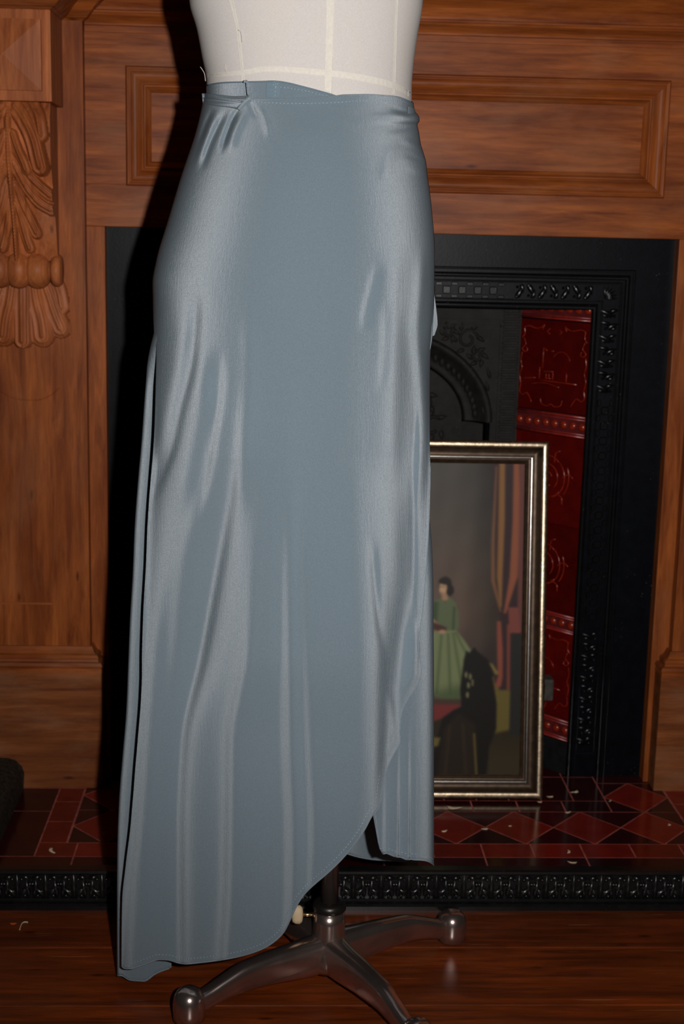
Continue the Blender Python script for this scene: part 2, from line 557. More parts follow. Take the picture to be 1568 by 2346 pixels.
for i in (0, 8):                                           # second lozenge in front of each plinth
    c = dx0+PX*(i+.5); y0 = DY1; ym = DY1+.0605; y1 = DY1+.121
    tile([(c-PX/2, ym), (c, y0), (c+PX/2, ym), (c, y1)], M_tred)
    for s in (-1, 1):
        e = c+s*PX/2
        tile([(e, y0), (c, y0), (e, ym)], M_tdark); tile([(e, ym), (c, y1), (e, y1)], M_tdark)
xl, xr = dx0+PX, dx0+8*PX
nx = 10
for a, b in ((dx0, xl), (xr, dx0+9*PX)):
    tile(rect(a, b, DY1+.121, 2.33), M_tdark)
for i in range(nx):                                        # dark course across the opening
    a = xl+(xr-xl)*i/nx; b = xl+(xr-xl)*(i+1)/nx
    tile(rect(a, b, DY1, 2.2015), M_tdark)
for i in range(14):
    a = xl+(xr-xl)*i/14; b = xl+(xr-xl)*(i+1)/14
    tile(rect(a, b, 2.2015, 2.305), M_tdark)
    tile(rect(a, b, 2.305, 2.42), M_tdark)
for s in (-1, 1):
    x0, x1 = ((-0.350, -0.309) if s < 0 else (0.6605, 0.711))
    ys = [2.0352, 2.1125, 2.190, 2.245]
    for a, b in zip(ys[:-1], ys[1:]): tile(rect(x0, x1, a, b), M_tred)
    x0, x1 = ((-0.503, -0.350) if s < 0 else (0.711, 0.864))
    for a, b in ((1.9872, 2.152), (2.152, 2.245)): tile(rect(x0, x1, a, b), M_tdark)
    x0, x1 = ((-0.656, -0.503) if s < 0 else (0.864, 1.015))
    for a, b in ((1.9872, 2.07), (2.07, 2.152), (2.152, 2.245)): tile(rect(x0, x1, a, b), M_tdark)

# ------------------------------------------------------------------ low relief leaf used on all castings
def leaf(mb, cx, cz, L, Wd, ang, h, y0, n=7, curl=0.0, rib=True, M=None):
    """half-round pointed leaf lying on plane y=y0, standing h proud; ang from +z clockwise"""
    ca, sa = math.cos(ang), math.sin(ang)
    V = []; Fc = []
    for i in range(n):
        t = i/(n-1)
        wd = Wd*math.sin(math.pi*min(1, 0.12+0.88*t)**0.8)*0.5+1e-5
        bend = curl*t*t*L
        for j in range(5):
            s = (j-2)/2
            lx = s*wd+bend; lz = (t-0.5)*L
            hh = h*(1-s*s)**0.5*math.sin(math.pi*(0.1+0.85*t))**0.6
            if rib and j == 2: hh *= 0.72
            p = np.array([cx+lx*ca+lz*sa, y0-hh+0.0002, cz-lx*sa+lz*ca])
            V.append(p)
    for i in range(n-1):
        for j in range(4):
            a = i*5+j
            Fc.append((a, a+1, a+6, a+5))
    if M is not None: V = [M @ Vector(p) for p in V]
    mb.add(V, Fc)

def ball(mb, c, r, n=8, m=5, sy=1.0):
    V = []; Fc = []
    for i in range(m+1):
        a = math.pi*i/m
        for j in range(n):
            b = 2*math.pi*j/n
            V.append((c[0]+r*math.sin(a)*math.cos(b), c[1]+sy*r*math.cos(a)*1.0, c[2]+r*math.sin(a)*math.sin(b)))
    for i in range(m):
        for j in range(n):
            Fc.append((i*n+j, i*n+(j+1) % n, (i+1)*n+(j+1) % n, (i+1)*n+j))
    mb.add(V, Fc)

# ------------------------------------------------------------------ cast iron fender along the hearth's front
fender = empty('hearth_fender', (XC, 1.875, 0), 'long low black cast iron fender with leaf frieze along the front of the tiled hearth', 'fender')
FX0, FX1 = -0.62, 0.98
mb = MB(); mb.box(FX0, FX1, 1.873, 1.884, 0.006, 0.05)
mb.build('frieze_back', M_ironfar, fender, False)
def barx(name, prof, m, parent, x0=FX0, x1=FX1):
    n = len(prof)
    V = [(x0, y, z) for y, z in prof]+[(x1, y, z) for y, z in prof]
    Fc = [(i, (i+1) % n, n+(i+1) % n, n+i) for i in range(n)]+[tuple(range(n-1, -1, -1)), tuple(range(n, 2*n))]
    return fix_normals(mk(name, V, Fc, m, parent))
barx('base_moulding', [(1.884, 0), (1.857, 0), (1.857, 0.006), (1.860, 0.0085), (1.866, 0.0095), (1.869, 0.0125), (1.884, 0.0125)], M_ironfar, fender)
barx('top_moulding', [(1.884, 0.0485), (1.868, 0.0485), (1.865, 0.0500), (1.864, 0.052), (1.866, 0.0545), (1.870, 0.0555), (1.884, 0.0555)], M_ironfar, fender)
PM = 0.0392
mb = MB()
leaf(mb, 0, 0.0305, 0.035, 0.0095, 0, 0.0095, 0)
for s in (-1, 1):
    leaf(mb, s*0.0070, 0.0235, 0.022, 0.0085, s*0.50, 0.0090, 0, curl=s*0.35)
    leaf(mb, s*0.0120, 0.0275, 0.019, 0.0080, -s*0.55, 0.0085, 0, curl=s*0.4)
    leaf(mb, s*0.0170, 0.0215, 0.016, 0.0070, s*0.25, 0.0080, 0, curl=-s*0.4)
    leaf(mb, s*0.0130, 0.0425, 0.014, 0.0070, s*1.75, 0.0075, 0)
    ball(mb, (s*0.0178, -0.003, 0.0335), 0.0034, 10, 6)
    ball(mb, (s*0.0108, -0.003, 0.0160), 0.0026, 8, 5)
    ball(mb, (s*0.0065, -0.003, 0.0405), 0.0026, 8, 5)
leafme = mb.mesh('leaf_motif', M_ironfar)
n0 = int((FX0-0.3518)/PM)+1
while 0.3518+n0*PM < FX1-0.02:
    inst('leaf_motif', leafme, fender, Matrix.Translation((0.3518+n0*PM, 1.8735, 0)))
    n0 += 1

# rough iron side kerb at the left end of the hearth
V = []; 
prof = [(-0.409, 0.0203), (-0.409, 0.050), (-0.4125, 0.062), (-0.420, 0.0715), (-0.432, 0.0755), (-0.50, 0.077), (-0.53, 0.07), (-0.535, 0.0203)]
nyk = 26
Pk = np.array([[(x+0.0012*rng.standard_normal()*(1 if 0 < i < 7 else 0), 1.99+(2.238-1.99)*j/(nyk-1), z+0.0009*rng.standard_normal()*(1 if 0 < i < 7 else 0)) for i, (x, z) in enumerate(prof)] for j in range(nyk)])
kerb = empty('hearth_kerb', (-0.47, 2.11, 0.02), 'dark rough round-shouldered iron kerb at the left edge of the hearth', 'kerb')
grid_np('kerb_body', Pk, M_kerb, kerb)
for yy in (1.99, 2.238):
    mk('kerb_end', [(x, yy, z) for x, z in prof], [tuple(range(8))], M_kerb, kerb)

# ------------------------------------------------------------------ wooden mantelpiece
mantel = empty('mantelpiece', (XC, 2.29, 0.02), 'varnished pine mantelpiece with carved corbels and moulded frieze panel around the fireplace', 'mantelpiece')
YP, YPL, YF = 2.263, 2.245, 2.285
box('lower_rail', (-0.304, 0.666, YF, YF+.03, 0.933, 0.998), M_wx, mantel, 0.0012)
box('upper_rail', (-0.304, 0.666, YF, YF+.03, 1.170, 1.30), M_wx, mantel, 0.0012)
box('stile', (-0.304, -0.236, YF, YF+.03, 0.9978, 1.1702), M_wx, mantel)
box('stile', (0.601, 0.666, YF, YF+.03, 0.9978, 1.1702), M_wx, mantel)
box('frieze_panel', (-0.24, 0.605, YF+.009, YF+.03, 0.99, 1.18), M_wx, mantel)
# bolection moulding, four mitred lengths
PR = [(0.0, -0.002), (0.0, 0.0065), (0.0016, 0.0088), (0.0038, 0.0088), (0.0052, 0.0064), (0.0078, 0.0088), (0.012, 0.0098), (0.0165, 0.0086),
      (0.021, 0.0045), (0.0245, -0.0005), (0.0255, -0.0008), (0.0258, 0.0012), (0.0278, 0.0026), (0.0298, 0.0012), (0.0304, -0.002), (0.034, -0.0045), (0.0375, -0.0062), (0.0378, -0.0094)]
X0, X1, Z0, Z1 = -0.2375, 0.6025, 0.9955, 1.1735
def mould(side):
    V = []
    for d, o in PR:
        a = {'t': ((X0+d, Z1-d), (X1-d, Z1-d)), 'b': ((X0+d, Z0+d), (X1-d, Z0+d)), 'l': ((X0+d, Z0+d), (X0+d, Z1-d)), 'r': ((X1-d, Z0+d), (X1-d, Z1-d))}[side]
        V += [(x, YF-o, z) for x, z in a]
    Fc = [(2*i, 2*i+1, 2*i+3, 2*i+2) for i in range(len(PR)-1)]
    fix_normals(mk('panel_moulding', V, Fc, M_wx if side in 'tb' else M_wz, mantel, True))
for s in 'tblr': mould(s)
# cornice breaking forward over the pilasters
bx0, bx1 = -0.464, -0.330
CORN = [(0.0, 1.2215), (0.004, 1.2215), (0.004, 1.2305), (0.0065, 1.2315), (0.0065, 1.2345), (0.009, 1.2375), (0.0145, 1.2415), (0.0195, 1.2445), (0.0205, 1.2465), (0.0225, 1.2485),
        (0.0225, 1.2505), (0.0205, 1.2525), (0.0205, 1.256), (0.026, 1.268), (0.040, 1.282), (0.050, 1.29), (0.050, 1.31), (0.0, 1.31)]
YB = 2.15
sweep('cornice', CORN, [(-0.299, YF), (0.661, YF)], M_wx, mantel)
CAPP = [(-0.004, 1.2345), (0.0, 1.2345), (0.004, 1.2375), (0.007, 1.2385), (0.012, 1.2435), (0.014, 1.2455), (0.02, 1.2525), (0.03, 1.262), (0.045, 1.275), (0.05, 1.31), (-0.004, 1.31)]
for cx in (-0.397, 0.759):
    sweep('cornice_break', CAPP, [(cx-0.097, YF), (cx-0.097, YP), (cx-0.067, YP), (cx-0.067, YB), (cx+0.067, YB), (cx+0.067, YP), (cx+0.097, YP), (cx+0.097, YF)], M_wx, mantel)
box('mantel_shelf', (-0.62, 0.98, 2.04, 2.40, 1.31, 1.345), M_wx, mantel, 0.004)

def lobe_height(U, V, lobes, asp):
    """carved leaf: U across (-1..1), V down (0..1); each lobe is a curved spine with flutes; asp = half width / height"""
    H = np.zeros_like(U)
    for (pts, w0, w1, h, fl) in lobes:
        S = spline(pts, 50)
        tS = np.linspace(0, 1, 50)
        d2 = ((U[..., None]-S[:, 0])*asp)**2+(V[..., None]-S[:, 1])**2
        kx = np.argmin(d2, -1)
        dmin = np.sqrt(np.take_along_axis(d2, kx[..., None], -1)[..., 0])
        t = tS[kx]
        wd = w0+(w1-w0)*np.minimum(1, t*1.4)
        s_ = np.clip(dmin/np.maximum(wd, 1e-3), 0, 1)
        side = np.sign((U-S[kx, 0])*asp*np.gradient(S[:, 1])[kx]-(V-S[kx, 1])*np.gradient(S[:, 0]*asp)[kx])
        prof = np.sqrt(np.clip(1-s_**2.4, 0, 1))
        flute = 1-.22*np.abs(np.sin(s_*math.pi*fl*.5))-.10*(1-np.abs(2*np.clip(s_*1.2, 0, 1)-1))
        hh = h*prof*flute*(0.55+0.55*t)*(1+.18*side*s_)
        H = np.maximum(H, hh)
    return H

def corbel(cx, sgn):
    ce = 'corbel'
    # square block with a shallow pyramid face
    z0, z1 = 1.108, 1.2345
    box('corbel_block', (cx-.067, cx+.067, YB, YP, z0, z1), M_carve, mantel, 0.0015)
    zc = (z0+z1)/2
    h = 0.054; hz = 0.049
    V = [(cx-h, YB-.0002, zc-hz), (cx+h, YB-.0002, zc-hz), (cx+h, YB-.0002, zc+hz), (cx-h, YB-.0002, zc+hz)]
    V += [(cx-h, YB-.007, zc-hz), (cx+h, YB-.007, zc-hz), (cx+h, YB-.007, zc+hz), (cx-h, YB-.007, zc+hz), (cx, YB-.0135, zc)]
    mk('pyramid_boss', V, [(0, 1, 5, 4), (1, 2, 6, 5), (2, 3, 7, 6), (3, 0, 4, 7), (4, 5, 8), (5, 6, 8), (6, 7, 8), (7, 4, 8)], M_carve, mantel)
    # scrolled bracket: side profile, then the carved acanthus on its face
    zz = np.linspace(1.108, 0.880, 24)
    tt = (1.108-zz)/(1.108-0.880)
    yfront = pchip([0, .12, .3, .55, .8, 1.0], [2.178, 2.168, 2.170, 2.190, 2.213, 2.226], tt)
    half = 0.0575
    V = []; Fc = []
    for y, z in zip(yfront, zz):
        V += [(cx-half, y, z), (cx+half, y, z), (cx+half, YP, z), (cx-half, YP, z)]
    for i in range(len(zz)-1):
        for j in range(4):
            Fc.append((4*i+j, 4*i+(j+1) % 4, 4*i+4+(j+1) % 4, 4*i+4+j))
    fix_normals(mk('bracket', V, Fc, M_carve, mantel))
    n, m = 110, 150
    U, Vv = np.meshgrid(np.linspace(-1.06, 1.06, n), np.linspace(0, 1, m))
    L = []
    for s in (-1, 1):
        L += [([(s*.42, -.05), (s*.62, .02), (s*.78, .10), (s*.84, .20)], .055, .052, .020, 2),
              ([(s*.16, .02), (s*.40, .10), (s*.66, .24), (s*.80, .40)], .060, .062, .024, 3),
              ([(s*.12, .20), (s*.26, .30), (s*.40, .38), (s*.46, .425)], .034, .034, .028, 2),
              ([(s*.12, .30), (s*.46, .45), (s*.76, .53), (s*1.0, .58)], .045, .044, .020, 3),
              ([(s*.12, .38), (s*.42, .54), (s*.72, .63), (s*1.0, .67)], .042, .040, .022, 3),
              ([(s*.10, .52), (s*.24, .64), (s*.42, .74), (s*.56, .82)], .040, .042, .017, 3),
              ([(s*.08, .62), (s*.18, .74), (s*.28, .85), (s*.36, .92)], .036, .036, .018, 2)]
    L += [([(0, -.05), (0, .4), (0, .75), (0, 1.0)], .026, .020, .021, 1)]
    Hh = lobe_height(U, Vv, L, .252)
    zg = 1.108-Vv*(1.108-0.880)
    yg = pchip([0, .12, .3, .55, .8, 1.0], [2.178, 2.168, 2.170, 2.190, 2.213, 2.226], Vv[:, 0])[:, None]-Hh+0.0004
    P = np.stack([cx+U*half*0.995, yg, zg], -1)
    grid_np('acanthus_leaf', P, M_carve, mantel)
    # turned bar of beads
    prof = []
    xs_ = np.linspace(-.065, .065, 121)
    for x in xs_:
        r = 0.0125
        for c, rr in ((-.029, .0285), (0, .0285), (.029, .0285)):
            q = 1-((x-c)/.0185)**2
            if q > 0: r = max(r, .0125+(rr-.0125)*q**.5)
        for c in (-.058, .058):
            q = 1-((x-c)/.010)**2
            if q > 0: r = max(r, .012+.013*q**.5)
        prof.append((r, x))
    V, Fc = lathe_data(prof, 28)
    V = [(cx+z, 2.236+y, 0.8655+x) for x, y, z in V]
    fix_normals(mk('beaded_bar', V, Fc, M_carve, mantel, True))
    # lower leaf
    U, Vv = np.meshgrid(np.linspace(-1.1, 1.1, n), np.linspace(-.02, 1.03, 90))
    L = []
    for s in (-1, 1):
        L += [([(s*.62, -.05), (s*.78, .06), (s*.86, .2), (s*.92, .40)], .13, .13, .012, 2),
              ([(s*.45, -.05), (s*.60, .22), (s*.74, .50), (s*.88, .72)], .16, .17, .015, 4),
              ([(s*.22, -.05), (s*.32, .35), (s*.42, .62), (s*.46, .84)], .17, .19, .017, 4)]
    L += [([(0, -.05), (0, .4), (0, .7), (0, .92)], .16, .15, .020, 3)]
    Hh = lobe_height(U, Vv, L, .647)
    keep = Hh > 0.0006
    yb_ = np.where(keep, 2.2615, 2.2650)
    P = np.stack([cx+U*0.066, yb_-Hh*1.5*(1-.3*Vv), 0.850-Vv*0.102], -1)
    grid_np('drooping_leaf', P, M_carve, mantel)
    # pilaster shaft, plinth and its moulding
    box('pilaster', (cx-.097, cx+.097, YP, YF+.02, 0.255, 1.30), M_wz, mantel, 0.001)
    box('plinth', (cx-.117, cx+.117, YPL, YF+.02, 0.0202, 0.2215), M_plinth, mantel, 0.0015)
    PB = [(-0.004, 0.2205), (0.0205, 0.2205), (0.0205, 0.2265), (0.0195, 0.2275), (0.0215, 0.2315), (0.0195, 0.2365), (0.0150, 0.2375), (0.0140, 0.2405), (0.0150, 0.2435), (0.0125, 0.2475), (0.0085, 0.2495), (0.0055, 0.2545), (0.003, 0.2600), (-0.004, 0.2605)]
    sweep('plinth_moulding', PB, [(cx-.097, YF), (cx-.097, YP), (cx+.097, YP), (cx+.097, YF)], M_wx, mantel)
    # ghost marks of a lost applied ornament
    mb = MB()
    arc = spline(ony(np.array([-60, 0, 40, 80, 115, 136]), np.array([860, 896, 914, 917, 906, 889]), np.full(6, YP+.0002)), 30)
    arc[:, 0] += cx+0.397
    mb.tube(arc, 0.0012)
    mb.build('scribed_arc', M_wz, mantel)
    box('scribed_line', (cx-.062, cx+.045, YP-.0012, YP+.001, 0.329, 0.3325), M_wx, mantel, 0.0008)
corbel(-0.397, 1)
corbel(0.759, -1)
box('jamb', (-0.304, -0.272, YF, YF+.028, 0.0202, 0.933), M_wz, mantel, 0.001)
box('jamb', (0.634, 0.666, YF, YF+.028, 0.0202, 0.933), M_wz, mantel, 0.001)

# ------------------------------------------------------------------ cast iron insert
ins = empty('fireplace_insert', (XC, 2.32, 0.02), 'black cast iron fireplace insert with red tiled cheeks and arched hood', 'fireplace')
YI = 2.310
HO, HI = 0.453, 0.326
mb = MB()
mb.box(XC-HO, XC-HI, YI, YI+.02, 0.0202, 0.933); mb.box(XC+HI, XC+HO, YI, YI+.02, 0.0202, 0.933); mb.box(XC-HI, XC+HI, YI, YI+.02, 0.823, 0.933)
mb.build('outer_plate', M_iron, ins, False)
def uframe(h, zt, r, name, y=YI, fl=0.7):
    path = [(XC-h, 0.0202), (XC-h, zt), (XC+h, zt), (XC+h, 0.0202)]
    prof = [(-r, 0), (-r*.9, .45*r), (-r*.55, .85*r), (0, r), (r*.55, .85*r), (r*.9, .45*r), (r, 0)]
    P2 = [np.array(p) for p in path]; V = []
    mit = [np.array([-1, 0.]), np.array([-1, 1.]), np.array([1, 1.]), np.array([1, 0.])]
    for p, m in zip(P2, mit):
        for o, d in prof: V.append((p[0]+m[0]*o, y-d*fl*1.4, p[1]+m[1]*o))
    k = len(prof)
    Fc = [(i*k+j, i*k+j+1, (i+1)*k+j+1, (i+1)*k+j) for i in range(3) for j in range(k-1)]
    return fix_normals(mk(name, V, Fc, M_ironrel, ins, True))
uframe(0.380, 0.870, 0.0040, 'outer_bead')
uframe(0.3905, 0.8805, 0.0020, 'quirk_bead')
uframe(0.329, 0.8225, 0.0050, 'inner_bead')
uframe(0.3705, 0.8605, 0.0018, 'border_fillet')
uframe(0.3405, 0.8315, 0.0015, 'border_fillet')
# basket-weave blocks
blk = boxmesh('weave_block', (-.0065, .0065, -.0035, .002, -.0065, .0065), M_ironrel, 0.0015, 1)
blk2 = boxmesh('weave_block', (-.0055, .0055, -.0028, .002, -.0028, .0028), M_ironrel, 0.001, 1)
zb = 0.8455
for i in range(-8, 8):
    x = XC+0.0125+0.025*i
    if abs(x-XC) < 0.186:
        inst('weave_block', blk, ins, Matrix.Translation((x, YI, zb)))
        if abs(x+.0125-XC) < 0.186:
            for s in (-1, 1): inst('weave_block', blk2, ins, Matrix.Translation((x+.0125, YI, zb+s*.0098)))
for s in (-1, 1):
    x = XC+s*0.3545
    for i in range(15):
        z = 0.305+0.025*i
        inst('weave_block', blk, ins, Matrix.Translation((x, YI, z)))
        for q in (-1, 1): inst('weave_block', blk2, ins, Matrix.Translation((x+q*.0098, YI, z+.0125)) @ Matrix.Rotation(math.pi/2, 4, 'Y'))
def foliage(name, cx, cz, L, Wd, vertical):
    mb = MB(); n = int(L/0.018)
    for i in range(n):
        t = (i+.5)/n-.5; s = 1 if i % 2 else -1
        def put(du, dv, ll, ww, an, h, cu=0):
            u = t*L+du; v = dv
            if vertical: leaf(mb, cx+v, cz+u, ll, ww, an, h, YI, curl=cu)
            else: leaf(mb, cx+u, cz+v, ll, ww, an+math.pi/2, h, YI, curl=cu)
        put(0, s*Wd*.16, .021, .010, s*.7, .0055, s*.4)
        put(.004, -s*Wd*.25, .016, .008, -s*.9, .005, -s*.4)
        put(-.006, s*Wd*.36, .012, .006, s*1.3, .004)
        ball(mb, ((cx-s*Wd*.3) if vertical else cx+t*L-.006, YI-.001, cz+t*L-.006 if vertical else cz-s*Wd*.3), .0028)
    mb.build(name, M_ironrel, ins)
    mb = MB()
    hx, hz = (Wd/2, L/2) if vertical else (L/2, Wd/2)
    for a, b, c, d in ((-hx-.002, -hx, -hz, hz), (hx, hx+.002, -hz, hz), (-hx-.002, hx+.002, hz, hz+.002), (-hx-.002, hx+.002, -hz-.002, -hz)):
        mb.box(cx+a, cx+b, YI-.0022, YI+.001, cz+c, cz+d)
    mb.build('panel_edge', M_iron, ins, False)
for s in (-1, 1):
    foliage('foliage_panel', XC+s*0.263, zb, 0.130, 0.022, False)
    foliage('foliage_panel', XC+s*0.3545, 0.754, 0.142, 0.022, True)
    foliage('foliage_panel', XC+s*0.3545, 0.180, 0.205, 0.022, True)
    mb = MB()
    for i in range(6):
        a = (i-.5)*math.pi/2/5*1.1
        leaf(mb, XC+s*0.3545-s*.009+s*math.sin(a)*.010, zb-.009+math.cos(a)*.010, .021, .005, s*a, .0045, YI)
    mb.build('corner_fan', M_ironrel, ins)
    box('foot_block', (XC+s*.3545-.017, XC+s*.3545+.017, YI-.004, YI+.002, 0.0202, 0.064), M_iron, ins, 0.001)
# splayed tiled cheeks
CL = math.hypot(.098, .110)
ex, ey = .098/CL, .110/CL
def cheekM(s):
    if s > 0:
        return Matrix(((ex, ey, 0, XC+HI-.098), (-ey, ex, 0, 2.425), (0, 0, 1, 0), (0, 0, 0, 1)))
    return Matrix(((ex, -ey, 0, XC-HI), (ey, ex, 0, 2.315), (0, 0, 1, 0), (0, 0, 0, 1)))
def arc_pts(c, r, a0, a1, n=14, rx=None, dr=0.0):
    a = np.linspace(a0, a1, n)
    rr = r+dr*np.linspace(0, 1, n)
    return np.stack([c[0]+rr*(rx or 1)*np.cos(a), np.zeros(n), c[1]+rr*np.sin(a)], 1)
def tube2(mb, pts, r=.0009):
    pts = np.asarray(pts, float)
    if pts.shape[1] == 2: pts = np.stack([pts[:, 0], np.zeros(len(pts)), pts[:, 1]], 1)
    pts[:, 1] = -.0003
    mb.tube(pts, r, 5)
T = 0.150
mbp = MB()                                                  # landscape tile relief, local 0..T
for fx in (lambda q: q, lambda q: T-q):
    tube2(mbp, spline([(fx(.008), .118), (fx(.013), .126), (fx(.012), .136), (fx(.022), .139), (fx(.036), .136), (fx(.048), .138), (fx(.054), .143), (fx(.050), .134)], 24))
    tube2(mbp, spline([(fx(.012), .118), (fx(.016), .108), (fx(.009), .100), (fx(.014), .095), (fx(.020), .098), (fx(.018), .103)], 20))
    tube2(mbp, spline([(fx(.009), .094), (fx(.007), .080), (fx(.010), .068), (fx(.006), .055), (fx(.009), .040)], 18), .0007)
    tube2(mbp, spline([(fx(.009), .040), (fx(.007), .028), (fx(.014), .022), (fx(.022), .026), (fx(.030), .018), (fx(.034), .011)], 20))
    tube2(mbp, spline([(fx(.066), .128), (fx(.060), .132), (fx(.066), .137)], 8), .0007)
    tube2(mbp, spline([(fx(.052), .020), (fx(.055), .011), (fx(.066), .008), (fx(.075), .012)], 14))
for a, b in (((.054, .105), (.054, .070)), ((.048, .072), (.048, .052)), ((.054, .065), (.076, .066)), ((.076, .066), (.076, .052)), ((.058, .054), (.072, .054)), ((.104, .066), (.104, .050)), ((.010, .050), (.040, .053)), ((.040, .050), (.126, .049)), ((.056, .104), (.062, .100)), ((.070, .100), (.076, .100)), ((.062, .055), (.062, .062)), ((.068, .055), (.068, .062))):
    tube2(mbp, np.linspace(a, b, 4), .0009)
tube2(mbp, arc_pts((.092, .082), .018, .2, 2.7), .0007)
tube2(mbp, spline([(.03, .042), (.06, .046), (.09, .041)], 10), .0006)
picme = mbp.mesh('tile_relief', M_glazel)
mbr = MB()                                                  # rose tile relief
for r, a0, a1 in ((.010, .3, 5.2), (.021, -.8, 2.2), (.024, 1.6, 4.4), (.034, -1.3, .9), (.037, .9, 2.6), (.036, 2.7, 4.6), (.030, 3.6, 5.6), (.043, -.6, .5)):
    tube2(mbr, arc_pts((.075, .077), r, a0, a1, 16, dr=.004), .0010)
for an in (-.9, .1, 1.1, 2.2, 3.3, 4.4):
    c, s_ = math.cos(an), math.sin(an)
    tube2(mbr, spline([(.075+.030*c, .077+.030*s_), (.075+.046*c-.006*s_, .077+.046*s_+.006*c), (.075+.054*c, .077+.054*s_)], 8), .0010)
roseme = mbr.mesh('tile_relief', M_glazel)
beadme = None
mbb = MB(); ball(mbb, (0, 0, 0), .0072, 12, 6, 0.55); beadme = mbb.mesh('glazed_boss', M_glazeo)
for s in (-1, 1):
    M0 = cheekM(s)
    box('cheek_backing', (0, CL, .004, .010, 0.0202, 0.836), M_iron, ins, M=M0)
    box('cheek_skirting', (0, CL, -.003, .005, 0.0202, 0.0785), M_ironw, ins, 0.001, M=M0)
    def tl(z0, z1, m, y=-.0):
        return box('cheek_tile', (.0006, CL-.0006, y, .005, z0+.0006, z1-.0006), m, ins, 0.0009, M=M0, seg=1)
    for z0, rel in ((.644, picme), (.454, roseme), (.303, roseme), (.118, picme)):
        t = tl(z0, z0+.152, M_glaze)
        inst('tile_relief', rel, t, M0 @ Matrix.Translation((-.001, 0, z0+.001)))
    for z0, z1 in ((.797, .835), (.606, .644), (.270, .303), (.079, .118)):
        t = tl(z0, z1, M_glazeb)
        hz = z1-z0
        for q, rr in ((.06, .0017), (.17, .0009), (.80, .0009), (.92, .0017)):
            V, Fc = tube_data(np.array([(.001, -.0004, z0+q*hz), (CL-.001, -.0004, z0+q*hz)]), rr, 6)
            mk('tile_rib', V, Fc, M_glazer, t, True, M0)
        for i in range(8):
            inst('glazed_boss', beadme, t, M0 @ Matrix.Translation((.0085+.0187*i, 0, (z0+z1)/2)))
# hood plate with elliptical arch
YH = 2.425
AW, AH, AZ = 0.184, 0.152, 0.617
n = 48
th = np.linspace(0, math.pi, n)
ax_ = XC+AW*np.cos(th); az_ = AZ+AH*np.sin(th)
V = []
for x, z in zip(ax_, az_): V += [(x, YH, z), (x, YH, .836), (x, YH+.05, z)]
Fc = []
for i in range(n-1):
    a, b = 3*i, 3*(i+1)
    Fc += [(a, a+1, b+1, b), (a, b, b+2, a+2)]
mk('hood_plate', V, Fc, M_ironin, ins)
for s in (-1, 1):
    x0, x1 = sorted((XC+s*AW, XC+s*.230))
    box('hood_jamb', (x0, x1, YH, YH+.05, 0.0202, 0.836), M_ironin, ins)
ribme = boxmesh('jamb_rib', (-.013, .013, -.0016, .001, -.003, .003), M_ironin, 0.0008, 1)
for s in (-1, 1):
    for i in range(44):
        inst('jamb_rib', ribme, ins, Matrix.Translation((XC+s*.2125, YH, .42+.009*i)))
    box('jamb_fillet', (XC+s*.196-.0015, XC+s*.196+.0015, YH-.003, YH+.001, .08, .79), M_ironin, ins)
    box('jamb_fillet', (XC+s*.2285-.0015, XC+s*.2285+.0015, YH-.003, YH+.001, .08, .835), M_ironin, ins)
mbx = MB()
for zz_, d in ((.790, .004), (.781, .003), (.772, .002), (.812, .003)): mbx.box(XC-.196, XC+.196, YH-d, YH+.001, zz_-.002, zz_+.002)
mbx.build('hood_fillets', M_ironin, ins, False)
# arch ring and its egg-and-dart blocks
ring = []
for x, z, t in zip(ax_, az_, th):
    nx_, nz_ = math.cos(t)/AW, math.sin(t)/AH; l = math.hypot(nx_, nz_); nx_ /= l; nz_ /= l
    ring.append([(x+nx_*o, YH-d, z+nz_*o) for o, d in ((.004, -.001), (.003, .005), (-.001, .008), (-.006, .007), (-.010, .003), (-.022, -.012), (-.036, -.020), (-.040, -.018), (-.043, -.022), (-.045, -.045))])
grid_np('arch_moulding', np.array(ring), M_ironin, ins)
eggme = MB(); ball(eggme, (0, 0, 0), .0055, 8, 5, .7); eggme = eggme.mesh('arch_egg', M_ironin)
for t in np.linspace(.10, math.pi-.10, 34):
    inst('arch_egg', eggme, ins, Matrix.Translation((XC+(AW-.024)*math.cos(t), YH+.010, AZ+(AH-.024)*math.sin(t))) @ Matrix.Scale(1.5, 4, (0, 0, 1)))
